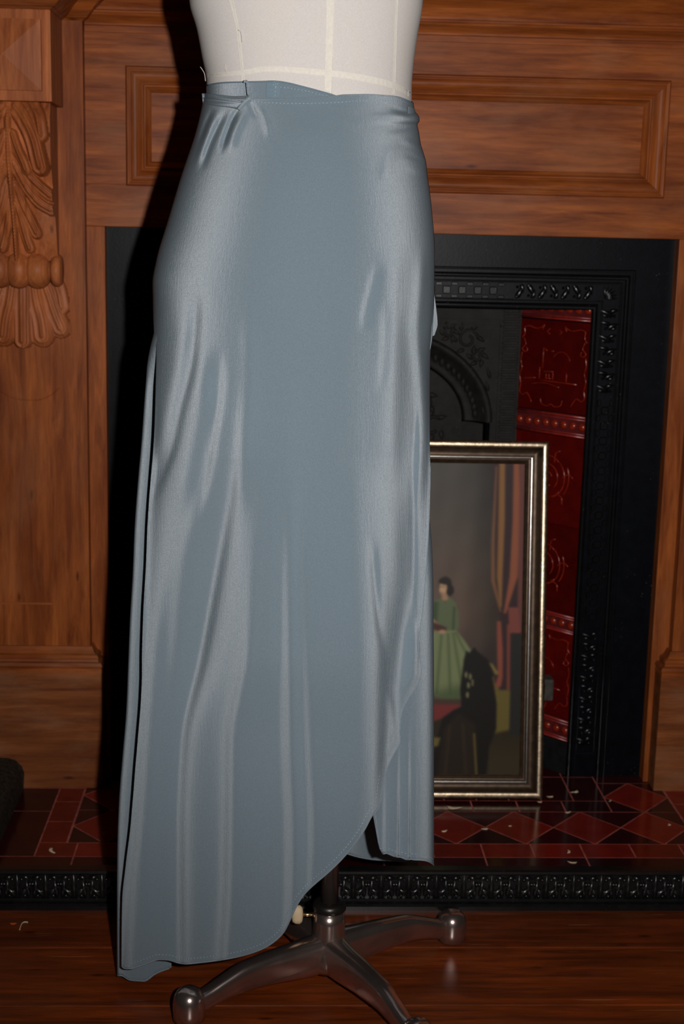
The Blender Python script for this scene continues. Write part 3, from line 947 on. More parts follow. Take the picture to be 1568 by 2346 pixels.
# canopy panel with rosette and scrolling leaves
mb = MB()
a2, b2 = AW-.046, AH-.046
n2 = 40
V = [(XC, YH+.018, AZ-.05)]
for t in np.linspace(0, math.pi, n2): V.append((XC+a2*math.cos(t), YH+.024, AZ+b2*math.sin(t)))
V += [(XC-a2, YH+.024, AZ-.09), (XC+a2, YH+.024, AZ-.09)]
Fc = [(0, i, i+1) for i in range(1, len(V)-1)]+[(0, len(V)-1, 1)]
mk('canopy_panel', V, Fc, M_ironin, ins)
mb = MB()
yc_ = YH+.024
tr = [(XC+.026*math.cos(a), yc_-.003, AZ+.012+.026*math.sin(a)) for a in np.linspace(0, 2*math.pi, 30)]
mb.tube(tr, .003, 6)
for i in range(8):
    a = i*math.pi/4
    leaf(mb, XC+.013*math.sin(a), AZ+.012+.013*math.cos(a), .021, .012, a, .008, yc_)
for s in (-1, 1):
    for (cx_, cz_, r, a0, a1) in ((.062, .030, .022, -.5, 4.2), (.088, -.012, .018, .8, 5.5), (.030, .066, .016, -1.5, 3.4), (.058, -.045, .016, 0, 4.8)):
        aa = np.linspace(a0, a1, 20)
        mb.tube([(XC+s*(cx_+r*(1-.5*i/20)*math.cos(q)), yc_-.003, AZ+cz_+r*(1-.5*i/20)*math.sin(q)) for i, q in enumerate(aa)], .0028, 6)
        for q in np.linspace(a0, a1, 6):
            leaf(mb, XC+s*(cx_+r*1.25*math.cos(q)), AZ+cz_+r*1.25*math.sin(q), .019, .011, s*(math.pi/2-q)+.6, .007, yc_)
mb.build('canopy_relief', M_ironin, ins)
for s in (-1, 1):                                            # spandrel scrolls
    mb = MB()
    for (cx_, cz_, r) in ((.140, .758-.617-.0, .018), (.158, .112, .011), (.108, .152, .010)):
        aa = np.linspace(0, 7.5, 30)
        mb.tube([(XC+s*(cx_+r*(1-.7*i/30)*math.cos(q)), YH-.001, AZ+cz_+r*(1-.7*i/30)*math.sin(q)) for i, q in enumerate(aa)], .0024, 6)
        for q in np.linspace(0, 5.2, 6):
            leaf(mb, XC+s*(cx_+r*1.3*math.cos(q)), AZ+cz_+r*1.3*math.sin(q), .015, .008, s*(math.pi/2-q)+.7, .005, YH)
    for i in range(4): leaf(mb, XC+s*(.178-.002*i), AZ+.085-.022*i, .020, .007, s*(-.3), .004, YH)
    mb.build('spandrel_relief', M_ironin, ins)
box('canopy_lip', (XC-a2-.002, XC+a2+.002, YH+.004, YH+.03, AZ-.098, AZ-.090), M_ironin, ins, 0.001)
box('firebox_back', (XC-.26, XC+.26, 2.58, 2.60, 0.0202, .84), M_ironin, ins)
for s in (-1, 1): box('firebox_side', (XC+s*.215-.01, XC+s*.215+.01, YH+.05, 2.59, 0.0202, .84), M_ironin, ins)
box('firebox_top', (XC-.26, XC+.26, YH+.0505, 2.59, .80, .84), M_ironin, ins)
# slip between plate and splay at the top
box('top_slip', (XC-HI, XC+HI, YI+.02, YH+.02, .836, .850), M_iron, ins)
# fire grate, its end block shows beside the picture
grate = empty('fire_grate', (XC, 2.36, 0.02), 'grey iron fire grate end block showing behind the framed picture', 'grate')
for s in (-1, 1):
    box('grate_end', (XC+s*.274-.024, XC+s*.274+.024, 2.320, 2.350, .152, .190), M_grate, grate, 0.003)
    box('recess_shade_block', (XC+s*.268-.015, XC+s*.268+.015, 2.3185, 2.325, .166, .182), M_iron, grate, 0.002)  # proud dark block; the shade of a hollow is put into its colour
    box('grate_leg', (XC+s*.235-.008, XC+s*.235+.008, 2.345, 2.361, .0202, .174), M_ironw, grate, 0.001)
for zz_ in (.09, .12, .15, .178, .205):
    V, Fc = tube_data([(XC-.240, 2.352, zz_), (XC+.240, 2.352, zz_)], .005, 8)
    mk('grate_bar', V, Fc, M_ironw, grate, True)

# ------------------------------------------------------------------ framed picture leaning on the grate
PW, PH = 0.412, 0.588
ML = Matrix.Translation((0.445-PW/2, 2.200, 0.0245)) @ Matrix.Rotation(-math.radians(9.8), 4, 'X')
pic = empty('framed_picture', (0, 0, 0), 'gilt framed picture of a seated woman in a green dress, leaning in the fireplace', 'picture', M=ML)
def rails(name, PRF, m, thick=None):
    for side in ('top', 'bottom', 'left', 'right'):
        V = []
        for d, o in PRF:
            x0, x1, z0, z1 = -PW/2+d, PW/2-d, d, PH-d
            a = {'top': ((x0, z1), (x1, z1)), 'bottom': ((x0, z0), (x1, z0)), 'left': ((x0, z0), (x0, z1)), 'right': ((x1, z0), (x1, z1))}[side]
            V += [(x, -o, z) for x, z in a]
        n = len(PRF)
        Fc = [(2*i, 2*i+1, 2*i+3, 2*i+2) for i in range(n-1)]
        o = mk(name, V, Fc, m, pic, True, ML.copy())
        fix_normals(o)
rails('frame_rail', [(0.0005, -.020), (0.0, .0), (0.0004, .0040), (0.0018, .0056), (0.0050, .0063), (0.0085, .0060), (0.0108, .0046), (0.0114, .0030)], M_gilt)
rails('frame_cove', [(0.0114, .0030), (0.0128, -.0004), (0.0150, -.0030), (0.0185, -.0046), (0.0220, -.0050), (0.0243, -.0046)], M_giltd)
rails('frame_bead', [(0.0238, -.006), (0.0242, -.0030), (0.0254, -.0012), (0.0268, -.0006), (0.0282, -.0012), (0.0294, -.0032), (0.0296, -.006)], M_silver)
rails('frame_slip', [(0.0292, -.0062), (0.0318, -.0062), (0.0324, -.0074), (0.0346, -.0074), (0.0352, -.0088), (0.0374, -.0088), (0.0380, -.0108)], M_giltd)
box('backing_board', (-PW/2+.004, PW/2-.004, .013, .020, .004, PH-.004), M_giltd, pic, M=ML.copy())

def paint(Xr, Y):
    """flat print: Xr = distance from its right edge, Y = height down the sheet, in photo pixels"""
    X = 1203-Xr
    def put(img, m, c):
        c = np.asarray(c, float)
        return img*(1-m[..., None])+c*m[..., None]
    def poly(pts, soft=2.0):
        P = np.asarray(pts, float); n = len(P)
        inside = np.zeros(X.shape, bool); dm = np.full(X.shape, 1e9)
        for i in range(n):
            a, b = P[i], P[(i+1) % n]
            cond = ((a[1] > Y) != (b[1] > Y))
            with np.errstate(divide='ignore', invalid='ignore'):
                xi = (b[0]-a[0])*(Y-a[1])/(b[1]-a[1]+1e-12)+a[0]
            inside ^= cond & (X < xi)
            ab = b-a; L2 = ab@ab+1e-9
            t = np.clip(((X-a[0])*ab[0]+(Y-a[1])*ab[1])/L2, 0, 1)
            dm = np.minimum(dm, np.hypot(X-a[0]-t*ab[0], Y-a[1]-t*ab[1]))
        sd = np.where(inside, dm, -dm)
        return np.clip(sd/soft+.5, 0, 1)
    def ell(cx, cy, rx, ry, soft=.15): return np.clip((1-np.hypot((X-cx)/rx, (Y-cy)/ry))/soft+.5, 0, 1)
    def strip(pts, w, soft=2.5):
        P = np.asarray(pts, float)
        xc = np.interp(Y, P[:, 1], P[:, 0]); wd = np.interp(Y, P[:, 1], w) if not np.isscalar(w) else w
        m = np.clip((wd-np.abs(X-xc))/soft+.5, 0, 1)
        return m*((Y >= P[0, 1]) & (Y <= P[-1, 1]))
    wob = 3*np.sin(X*.11+Y*.013)+2*np.sin(Y*.07+X*.05)
    img = np.zeros(X.shape+(3,))
    g = sm(1080, 1400, Y)[..., None]
    img[:] = np.array([66, 60, 54])*(1-g)+np.array([88, 70, 58])*g
    img *= (1-.38*sm(1040, 1150, X))[..., None]
    img = put(img, sm(1420, 1620, Y)*sm(1010, 1080, X), (46, 36, 36))
    img += wob[..., None]*.6
    # floor
    img = put(img, sm(1600, 1640, Y+wob), (44, 36, 22))
    img = put(img, poly([(1135, 1578), (1185, 1582), (1185, 1680), (1140, 1690)], 8), (96, 82, 34))
    img = put(img, sm(1690, 1760, Y)*sm(1090, 1130, X), (54, 44, 28))
    # curtain
    cur = poly([(1122, 1060), (1215, 1060), (1215, 1590), (1150, 1590), (1152, 1440), (1128, 1330), (1126, 1200)], 5)
    img = put(img, cur, (50, 32, 34))
    img = put(img, strip([(1147, 1060), (1148, 1200), (1146, 1330), (1150, 1400)], np.array([7, 8, 7, 2])), (128, 84, 40))
    img = put(img, strip([(1133, 1080), (1128, 1250), (1130, 1340), (1150, 1412)], np.array([2, 4, 5, 2])), (112, 72, 44))
    img = put(img, strip([(1182, 1060), (1184, 1200), (1180, 1330), (1160, 1415)], np.array([7, 9, 10, 3])), (134, 70, 44))
    img = put(img, strip([(1197, 1060), (1197, 1455)], 6), (98, 52, 46))
    img = put(img, strip([(1180, 1400), (1186, 1460)], np.array([12, 14])), (118, 56, 48))
    img = put(img, strip([(1146, 1432), (1150, 1500), (1152, 1560), (1146, 1582)], np.array([5, 7, 6, 8])), (132, 62, 46))
    img = put(img, strip([(1170, 1440), (1172, 1590)], 4), (116, 56, 44))
    img = put(img, poly([(1178, 1462), (1230, 1462), (1230, 1700), (1176, 1690)], 3), (36, 35, 32))
    # woman
    img = put(img, ell(1013, 1352, 16, 20), (34, 26, 24))
    img = put(img, ell(1024, 1363, 10, 13), (30, 23, 22))
    img = put(img, ell(1008, 1358, 9.5, 17), (176, 136, 98))
    img = put(img, ell(1012, 1342, 15, 8), (32, 25, 23))
    img = put(img, poly([(1004, 1370), (1018, 1370), (1022, 1386), (1006, 1388)]), (150, 112, 80))
    for ex_ in (1003, 1010): img = put(img, ell(ex_, 1355, 2.4, 1.3, .5), (60, 40, 32))
    img = put(img, ell(1005, 1369, 3, 1.2, .5), (120, 66, 56))
    bod = poly([(978, 1392), (1003, 1380), (1013, 1392), (1024, 1378), (1040, 1392), (1047, 1420), (1048, 1448), (1030, 1462), (978, 1462)], 3)
    img = put(img, bod, (84, 94, 62))
    img = put(img, bod*strip([(1036, 1400), (1034, 1460)], 2.5), (54, 68, 42))
    img = put(img, bod*strip([(990, 1390), (986, 1460)], 7, 8), (56, 70, 44))
    sk = poly([(975, 1458), (1042, 1454), (1066, 1482), (1086, 1510), (1070, 1560), (1058, 1614), (1010, 1612), (975, 1596)], 3)
    img = put(img, sk, (108, 116, 76))
    for a, b, wd in (((1006, 1462), (996, 1600), 3), ((1022, 1462), (1030, 1600), 3), ((1034, 1460), (1058, 1580), 3), ((1040, 1458), (1074, 1520), 3)):
        img = put(img, sk*strip([a, b], wd, 5)*.8, (70, 86, 50))
    img = put(img, sk*sm(1575, 1612, Y+.25*(X-1000))*.7, (58, 74, 44))
    img = put(img, poly([(975, 1420), (990, 1432), (1006, 1448), (996, 1460), (975, 1448)]), (140, 104, 78))
    img = put(img, poly([(984, 1436), (1018, 1448), (1016, 1462), (984, 1452)], 2), (70, 42, 32))
    img = put(img, ell(1008, 1458, 9, 5), (160, 120, 90))
    img = put(img, poly([(975, 1612), (1056, 1612), (1058, 1626), (975, 1626)], 3), (70, 50, 40))
    img = put(img, poly([(975, 1624), (1058, 1624), (1040, 1644), (1012, 1656), (975, 1668)], 3), (112, 40, 38))
    # draped chair in the foreground
    ch = poly([(1062, 1520), (1068, 1500), (1074, 1506), (1088, 1492), (1092, 1500), (1108, 1512), (1122, 1522), (1136, 1560), (1144, 1610), (1144, 1680), (1128, 1720), (1122, 1790), (980, 1790), (1000, 1700), (1012, 1655), (1040, 1636), (1058, 1630), (1054, 1590)], 3)
    img = put(img, ch, (25, 21, 17))
    img = put(img, ch*poly([(1000, 1790), (1016, 1680), (1050, 1645), (1092, 1670), (1098, 1790)], 10)*.7, (44, 32, 22))
    for a, b in (((1030, 1670), (1020, 1790)), ((1062, 1668), (1072, 1790))): img = put(img, ch*strip([a, b], 3, 6)*.5, (62, 46, 32))
    img = put(img, poly([(1124, 1528), (1132, 1530), (1148, 1552), (1140, 1556)], 2), (120, 100, 44))
    img = put(img, strip([(1134, 1560), (1146, 1620)], 1.5), (110, 92, 40))
    img = put(img, strip([(1090, 1690), (1098, 1790)], 2), (112, 92, 40))
    for q in ((1068, 1556), (1078, 1560), (1074, 1580), (1084, 1574), (1072, 1602)): img = put(img, ell(q[0], q[1], 3, 8), (116, 112, 74))
    img = put(img, poly([(985, 1700), (1008, 1700), (1002, 1720), (985, 1722)], 3), (100, 84, 38))
    for _ in range(2):
        for ax in (0, 1):
            p_ = np.concatenate([np.take(img, [0], ax), img, np.take(img, [-1], ax)], ax)
            n_ = img.shape[ax]
            img = (np.take(p_, range(0, n_), ax)+2*np.take(p_, range(1, n_+1), ax)+np.take(p_, range(2, n_+2), ax))/4
    g_ = img.mean(-1, keepdims=True)
    img = g_+(img-g_)*.86
    return np.clip(img, 4, 255)

pnu, pnv = 230, 400
ix0, ix1, iz0, iz1 = -PW/2+.0372, PW/2-.0372, .0372, PH-.0372
us = np.linspace(0, 1, pnu); vs_ = np.linspace(0, 1, pnv)
UU, VV = np.meshgrid(us, vs_)
P = np.stack([ix0+(ix1-ix0)*UU, np.full_like(UU, .0100), iz1-(iz1-iz0)*VV], -1)
pm, nt, b = mat('picture_print')
at = nd(nt, 'ShaderNodeAttribute'); at.attribute_name = 'print_colour'
nt.links.new(at.outputs['Color'], b.inputs['Base Color'])
b.inputs['Roughness'].default_value = 0.42
b.inputs['Specular IOR Level'].default_value = 0.12
po = grid_np('picture_sheet', P, pm, pic, smooth=False, flip=True, M=ML.copy())
pxw = (ix1-ix0)/0.000675
img = paint((1-UU)*pxw, 1073+VV*(1785-1073))
colr = np.concatenate([np.clip(lin(img)/0.76, 0, .9), np.ones(UU.shape+(1,))], -1)
ca = po.data.color_attributes.new('print_colour', 'FLOAT_COLOR', 'POINT')
ca.data.foreach_set('color', colr.reshape(-1).astype(np.float32))

# ------------------------------------------------------------------ dress form on a castered stand
AX, AY = 0.074, 1.665
form = empty('dress_form', (AX, AY, 0), 'cream calico dress form torso on a chrome four-legged stand with castors', 'mannequin')
YT = 1.680
tl_ = ony(np.array([433, 449, 460, 470, 474, 474]), np.array([0, 57, 115, 168, 189, 230]), np.full(6, YT))
tr_ = ony(np.array([971, 960, 950, 944, 943, 943]), np.array([0, 57, 126, 172, 200, 232]), np.full(6, YT))
TZ = [0.70, 0.80, 0.88, 0.96, 1.03, 1.085] + [1.10, 1.125, 1.155, 1.185, 1.215] + [1.26, 1.31, 1.36, 1.40, 1.43, 1.45, 1.462, 1.52, 1.525]
zl = tl_[::-1]; zr = tr_[::-1]
def fl_(z): return np.interp(z, zl[:, 2], zl[:, 0])
def fr_(z): return np.interp(z, zr[:, 2], zr[:, 0])
TLx = [-.09, -.125, -.125, -.11, -.095, fl_(1.085)] + [float(fl_(z)) for z in (1.10, 1.125, 1.155, 1.185, 1.205)] + [-.128, -.146, -.150, -.140, -.115, -.075, -.025, -.020, -.018]
TRx = [.13, .160, .162, .155, .150, fr_(1.085)] + [float(fr_(z)) for z in (1.10, 1.125, 1.155, 1.185, 1.205)] + [.182, .200, .204, .196, .170, .130, .085, .078, .076]
TB = [.09, .105, .108, .104, .096, .092, .091, .091, .092, .095, .099] + [.112, .125, .122, .108, .092, .075, .055, .050, .048]
NS = 2.25
def t_xy(z):
    l, r, b_ = pchip(TZ, TLx, z), pchip(TZ, TRx, z), pchip(TZ, TB, z)
    return (l+r)/2, (r-l)/2, b_
zt = np.linspace(0.70, 1.525, 110)
cxz, az2, bz = t_xy(zt)
ang = np.linspace(0, 2*math.pi, 120, endpoint=False)
ca_, sa_ = np.cos(ang), np.sin(ang)
ex2 = 2/NS
P = np.stack([cxz[:, None]+az2[:, None]*np.sign(sa_)*np.abs(sa_)**ex2, YT-bz[:, None]*np.sign(ca_)*np.abs(ca_)**ex2, np.repeat(zt[:, None], 120, 1)], -1)
grid_np('torso', P, M_form, form, closed_u=True)
mk('neck_cap', P[-1], [tuple(range(120))], M_form, form)
mk('torso_base', P[0], [tuple(range(119, -1, -1))], M_form, form)
def on_torso(px, py, eps=0.0):
    px = np.asarray(px, float); py = np.asarray(py, float)
    y = np.full(px.shape, 1.60)
    for _ in range(12):
        p = ony(px, py, y)
        cx, a, b_ = t_xy(p[..., 2])
        t = np.clip(np.abs((p[..., 0]-cx)/a), 0, .995)
        y = YT-b_*(1-t**NS)**(1/NS)-eps
    return ony(px, py, y)
def ribbon(name, left, right, m, parent, eps, n=30, nu=4):
    L_, R_ = spline(left, n), spline(right, n)
    k = np.linspace(0, 1, nu)
    pxs = L_[:, None, 0]*(1-k)+R_[:, None, 0]*k
    pys = L_[:, None, 1]*(1-k)+R_[:, None, 1]*k
    return grid_np(name, on_torso(pxs, pys, eps), m, parent)
ribbon('seam_tape', [(748, -60), (748, 0), (746, 110), (744, 205)], [(767, -60), (766, 0), (764, 110), (761, 213)], M_tape, form, .0007)
ribbon('seam_tape', [(512, -60), (525, 0), (541, 69), (549, 134), (555, 200)], [(522, -60), (534, 0), (548, 69), (556, 134), (562, 200)], M_tape, form, .0006)
ribbon('seam_tape', [(912, -60), (907, 0), (903, 100), (899, 215)], [(921, -60), (914, 0), (909, 100), (906, 215)], M_tape, form, .0006)
ribbon('waist_tape', [(476, 169), (560, 160), (612, 152), (745, 160), (850, 175), (906, 190), (938, 208)], [(476, 178), (560, 171), (612, 164), (745, 174), (850, 190), (906, 205), (938, 222)], M_tape, form, .0010, nu=3)
for pts in ([(531, -10), (546, 67), (553, 134), (560, 187)], [(765, -10), (763, 110), (760, 222)], [(913, -10), (909, 100), (905, 212)], [(472, 173), (560, 163), (611, 155), (745, 163), (850, 178), (906, 193), (940, 212)]):
    q = spline(pts, 40); V, Fc = tube_data(on_torso(q[:, 0], q[:, 1], .0004), .00045, 5)
    mk('seam_stitching', V, Fc, M_thread, form, True)
for pts in ([(546, 69), (552, 73), (554, 84), (555, 97)], [(516, 148), (515, 156), (519, 165)]):
    q = spline(pts, 14); V, Fc = tube_data(on_torso(q[:, 0], q[:, 1], .0018), .0005, 5)
    mk('loose_thread', V, Fc, M_thread, form, True)
q = spline([(459, 153), (464, 160), (469, 170), (471, 186)], 14)
V, Fc = tube_data(ony(q[:, 0], q[:, 1], np.full(14, 1.672)), .00045, 5); mk('loose_thread', V, Fc, M_thread, form, True)

V, Fc = lathe_data([(.0112, .09), (.0112, .74)], 28, (AX, AY)); mk('pole', V, Fc, M_chrome, form, True)
V, Fc = lathe_data([(.0125, .1125), (.0165, .1120), (.0200, .1100), (.0212, .1060), (.0212, .1020), (.0195, .1000)], 32, (AX, AY)); mk('collar', V, Fc, plain('dark_collar', (.05, .045, .042), .35, .5, metal=.8), form, True)
V, Fc = lathe_data([(.0192, .1010), (.0200, .085), (.0208, .070), (.0225, .060), (.026, .050), (.029, .040), (.029, .030), (.024, .022)], 36, (AX, AY)); mk('hub', V, Fc, M_chrome, form, True)
for k in range(4):
    a = math.radians(30+90*k)
    d = np.array([math.cos(a), math.sin(a)]); nrm2 = np.array([-d[1], d[0]])
    r = np.linspace(.012, .186, 30)
    zc2 = pchip([.012, .04, .08, .12, .15, .175, .186], [.044, .043, .044, .043, .036, .028, .026], r)
    hh = pchip([.012, .04, .08, .12, .15, .186], [.025, .0235, .0205, .0175, .0145, .012], r)
    hw = pchip([.012, .05, .10, .186], [.018, .0145, .0125, .0095], r)
    rows = []
    for rr, z, h, wd in zip(r, zc2, hh, hw):
        row = []
        for q in np.linspace(0, 2*math.pi, 20, endpoint=False):
            cq, sq = math.cos(q), math.sin(q)
            u = wd*math.copysign(abs(cq)**.55, cq); v = h*math.copysign(abs(sq)**.75, sq)
            row.append((AX+d[0]*rr+nrm2[0]*u, AY+d[1]*rr+nrm2[1]*u, z+v))
        rows.append(row)
    lo = grid_np('leg', np.array(rows), M_chrome, form, closed_u=True, flip=True)
    cx_, cy_ = AX+d[0]*.196, AY+d[1]*.196
    V, Fc = lathe_data([(.0165, .007), (.0190, .009), (.0196, .020), (.0196, .030), (.0182, .0375), (.0148, .0440), (.0092, .0478), (.003, .0492)], 28, (cx_, cy_))
    co = mk('castor', V, Fc, M_chrome, form, True)
    V, Fc = lathe_data([(.0145, -.006), (.0155, -.004), (.0155, .004), (.0145, .006)], 20)
    V = [(cx_+z*nrm2[0]+x*.75*d[0], cy_+z*nrm2[1]+x*.75*d[1], .0118+y*.75) for x, y, z in V]
    mk('wheel', V, Fc, M_ironw, co, True)
V, Fc = tube_data([(AX-.019, AY, .093), (AX-.036, AY, .093)], .0028, 10); sc = mk('height_screw', V, Fc, M_brass, form, True)
V, Fc = lathe_data([(.005, 0), (.010, .001), (.0125, .004), (.0125, .009), (.010, .013), (.004, .014)], 20)
mk('screw_knob', [(AX-.033-z, AY+x*.55, .093+y) for x, y, z in V], Fc, M_knob, sc, True)

# ------------------------------------------------------------------ satin wrap skirt
skirt = empty('wrap_skirt', (0.03, 1.67, 0.02), 'long slate blue satin wrap skirt with curved overlapping hem, tied on the dress form', 'skirt')
yL = [150, 200, 240, 300, 400, 500, 600, 650, 700, 800, 900, 1000, 1100, 1200, 1300, 1400, 1500, 1600, 1700, 1800, 1900, 2000, 2100, 2260]
xL = [472, 470, 464, 450, 417, 387, 358, 350, 351, 346, 338, 331, 322, 315, 311, 305, 301, 297, 289, 281, 277, 276, 276, 277]
yR = [150, 200, 235, 255, 268, 276, 286, 300, 330, 350, 372, 400, 450, 500, 550, 600, 680, 760, 820, 900, 1000, 1060, 1150, 1250, 1400, 1500, 2000, 2260]
xR = [945, 945, 947, 951, 960, 961, 956, 959, 964, 970, 976, 979, 986, 991, 995, 996, 995, 991, 986, 985, 985, 986, 987, 987, 987, 988, 988, 990]
def Lo(py): return pchip(yL, xL, py)
def Ro(py): return pchip(yR, xR, py)
def Li(py): return pchip([200, 690, 760, 800, 1100, 1300, 1486, 1561, 1775, 1874, 1981, 2060, 2260], [0, 0, 5, 13, 24, 24, 25, 27, 27, 24, 13, 5, 2], py)+Lo(py)
def YC(py): return pchip([180, 650, 1500, 2260], [1.680, 1.672, 1.668, 1.664], py)
def BB(py): return pchip([180, 230, 320, 450, 650, 900, 1300, 1700, 2260], [.097, .099, .112, .124, .134, .138, .146, .154, .162], py)
NB = 2.15
def body_y(px, py, grow=0.0):
    l, r = Lo(py), Ro(py)
    t = np.clip(np.abs((px-(l+r)/2)/((r-l)/2)), 0, 1)
    return YC(py)-(BB(py)+grow)*(1-t**NB)**(1/NB)

# folds: ridge / crease paths in photo pixels, half widths left and right, height in mm (minus = crease)
FOLDS = [
 # creases fanning out from the left hip
 ([(452, 655), (438, 829), (410, 944), (392, 1026), (369, 1091), (348, 1145)], 26, 14, -5.0),
 ([(430, 700), (405, 860), (385, 960), (362, 1060)], 24, 22, 3.0),
 ([(502, 800), (497, 911), (484, 999), (465, 1109), (448, 1190)], 26, 14, -4.5),
 ([(470, 780), (452, 930), (430, 1050), (405, 1180)], 30, 30, 3.5),
 ([(571, 700), (568, 900), (557, 990), (548, 1080), (556, 1180)], 18, 20, 1.8),
 ([(649, 800), (649, 944), (640, 1035), (630, 1219), (622, 1400), (616, 1600)], 20, 24, 1.3),
 # right hip and thigh
 ([(866, 600), (851, 662), (838, 716), (832, 760)], 11, 16, -1.8),
 ([(884, 690), (884, 760), (880, 830), (872, 900)], 11, 16, -1.8),
 ([(905, 560), (900, 700), (897, 900), (896, 1100)], 38, 24, 4.0),
 ([(938, 700), (940, 850), (935, 1000), (930, 1120)], 26, 20, -4.5),
 ([(968, 560), (962, 680), (955, 760), (968, 880), (972, 960), (964, 1080), (960, 1160)], 14, 14, 4.5),
 ([(953, 900), (949, 1020), (947, 1130), (948, 1280), (944, 1400)], 9, 8, -2.5),
 ([(852, 1230), (858, 1320), (868, 1420), (880, 1500)], 9, 12, -3.6),
 ([(950, 1420), (952, 1490), (950, 1545), (935, 1585)], 16, 12, 6.0),
 ([(890, 1580), (898, 1640), (900, 1690), (890, 1730)], 9, 9, 2.5),
 # waist: gathers under the knot, pull lines at the right
 ([(548, 246), (535, 268), (524, 295), (515, 320), (508, 350)], 6, 7, -5.2),
 ([(560, 250), (548, 280), (535, 310), (528, 345)], 10, 13, 4.2),
 ([(572, 232), (580, 252), (590, 272)], 6, 7, -3.0),
 ([(590, 240), (604, 262), (614, 290), (619, 318)], 10, 6, 2.4),
 ([(520, 250), (500, 290), (478, 340), (462, 390)], 8, 9, -4.4),
 ([(500, 252), (482, 290), (464, 340), (450, 380)], 8, 9, 3.2),
 ([(488, 248), (470, 290), (456, 330)], 6, 7, -3.0),
 ([(905, 322), (890, 360), (880, 420)], 14, 14, 1.6),
]
def fold_field(px, py):
    D = np.zeros_like(px)
    for pts, wl, wr, amp in FOLDS:
        P_ = np.asarray(pts, float)
        xc = pchip(P_[:, 1], P_[:, 0], py)
        L_ = P_[-1, 1]-P_[0, 1]
        f = min(90, .30*L_)
        end = P_[-1, 1]
        win = sm(P_[0, 1]-f*.2, P_[0, 1]+f, py)
        if end < 2140: win = win*(1-sm(end-f, end+f*.3, py))
        d = px-xc
        wv = np.where(d < 0, wl, wr)
        D += amp*1e-3*np.exp(-(d/wv)**2)*win
    # the pull at the right hip knot runs across
    for (ax0, ay0, ax1, ay1, wd, amp) in ((965, 274, 878, 258, 9, 3.2), (965, 290, 880, 300, 8, -2.4), (970, 340, 915, 318, 8, 1.8), (975, 372, 925, 352, 7, -1.5), (980, 395, 930, 385, 8, 1.4), (940, 262, 890, 246, 7, -1.8)):
        ux, uy = ax1-ax0, ay1-ay0; l2 = math.hypot(ux, uy)
        t = ((px-ax0)*ux+(py-ay0)*uy)/l2**2
        dd = ((px-ax0)*uy-(py-ay0)*ux)/l2
        D += amp*1e-3*np.exp(-(dd/wd)**2)*sm(-.2, .05, t)*(1-sm(.45, 1.1, t))
    # slight unevenness of the cloth
    D += .00035*np.sin(px*.045+py*.006)*sm(900, 1500, py)+.00025*np.sin(px*.021-py*.011+1.3)
    return D

# below the hip the cloth hangs in long flat facets: fold lines, x in photo pixels and depth in mm, at these heights
FY = [1050, 1300, 1500, 1700, 1900, 2050, 2215]
FL = [
 ((350, 338, 327, 312, 300, 285, 277), (57, 58, 60, 60, 58, 52, 45)),
 ((385, 368, 358, 345, 330, 312, 300), (86, 75, 72, 72, 70, 64, 58)),
 ((470, 405, 385, 372, 365, 362, 360), (120, 88, 75, 74, 72, 69, 65)),
 ((482, 417, 400, 392, 388, 386, 384), (125, 92, 79, 76, 74, 71, 67)),
 ((545, 500, 462, 418, 408, 408, 408), (136, 101, 84, 78, 75, 72, 68)),
 ((556, 512, 475, 432, 424, 426, 428), (141, 113, 97, 89, 86, 84, 80)),
 ((600, 565, 552, 517, 512, 508, 498), (145, 136, 130, 112, 105, 100, 94)),
 ((615, 585, 570, 535, 532, 528, 516), (146, 141, 138, 122, 117, 112, 105)),
 ((640, 640, 642, 640, 645, 648, 638), (147, 144, 141, 127, 123, 119, 113)),
 ((665, 668, 668, 672, 680, 676, 660), (148, 151, 150, 139, 135, 130, 119)),
 ((690, 682, 688, 692, 700, 696, 682), (147.5, 149.5, 147.5, 136, 132, 127, 117)),
 ((720, 700, 708, 716, 722, 716, 702), (148, 153, 153, 144, 140, 134, 123)),
 ((800, 800, 812, 812, 800, 780, 765), (137, 150, 152, 144, 141, 135, 125)),
 ((850, 858, 862, 862, 852, 835, 820), (124, 136, 139, 131, 130, 128, 120)),
 ((895, 902, 892, 884, 872, 855, 840), (106, 116, 111, 107, 119, 122, 116)),
 ((945, 945, 920, 903, 890, 870, 860), (80, 82, 88, 97, 112, 116, 112)),
 ((968, 962, 945, 918, 905, 890, 880), (66, 76, 84, 92, 108, 112, 110)),
 ((986, 980, 962, 930, 920, 905, 895), (50, 66, 77, 89, 105, 110, 108)),
]
def facet_depth(px, py):
    k5 = (.1, .24, .32, .24, .1)
    return sum(k*facet_raw(px+o, py) for k, o in zip(k5, (-12, -6, 0, 6, 12)))
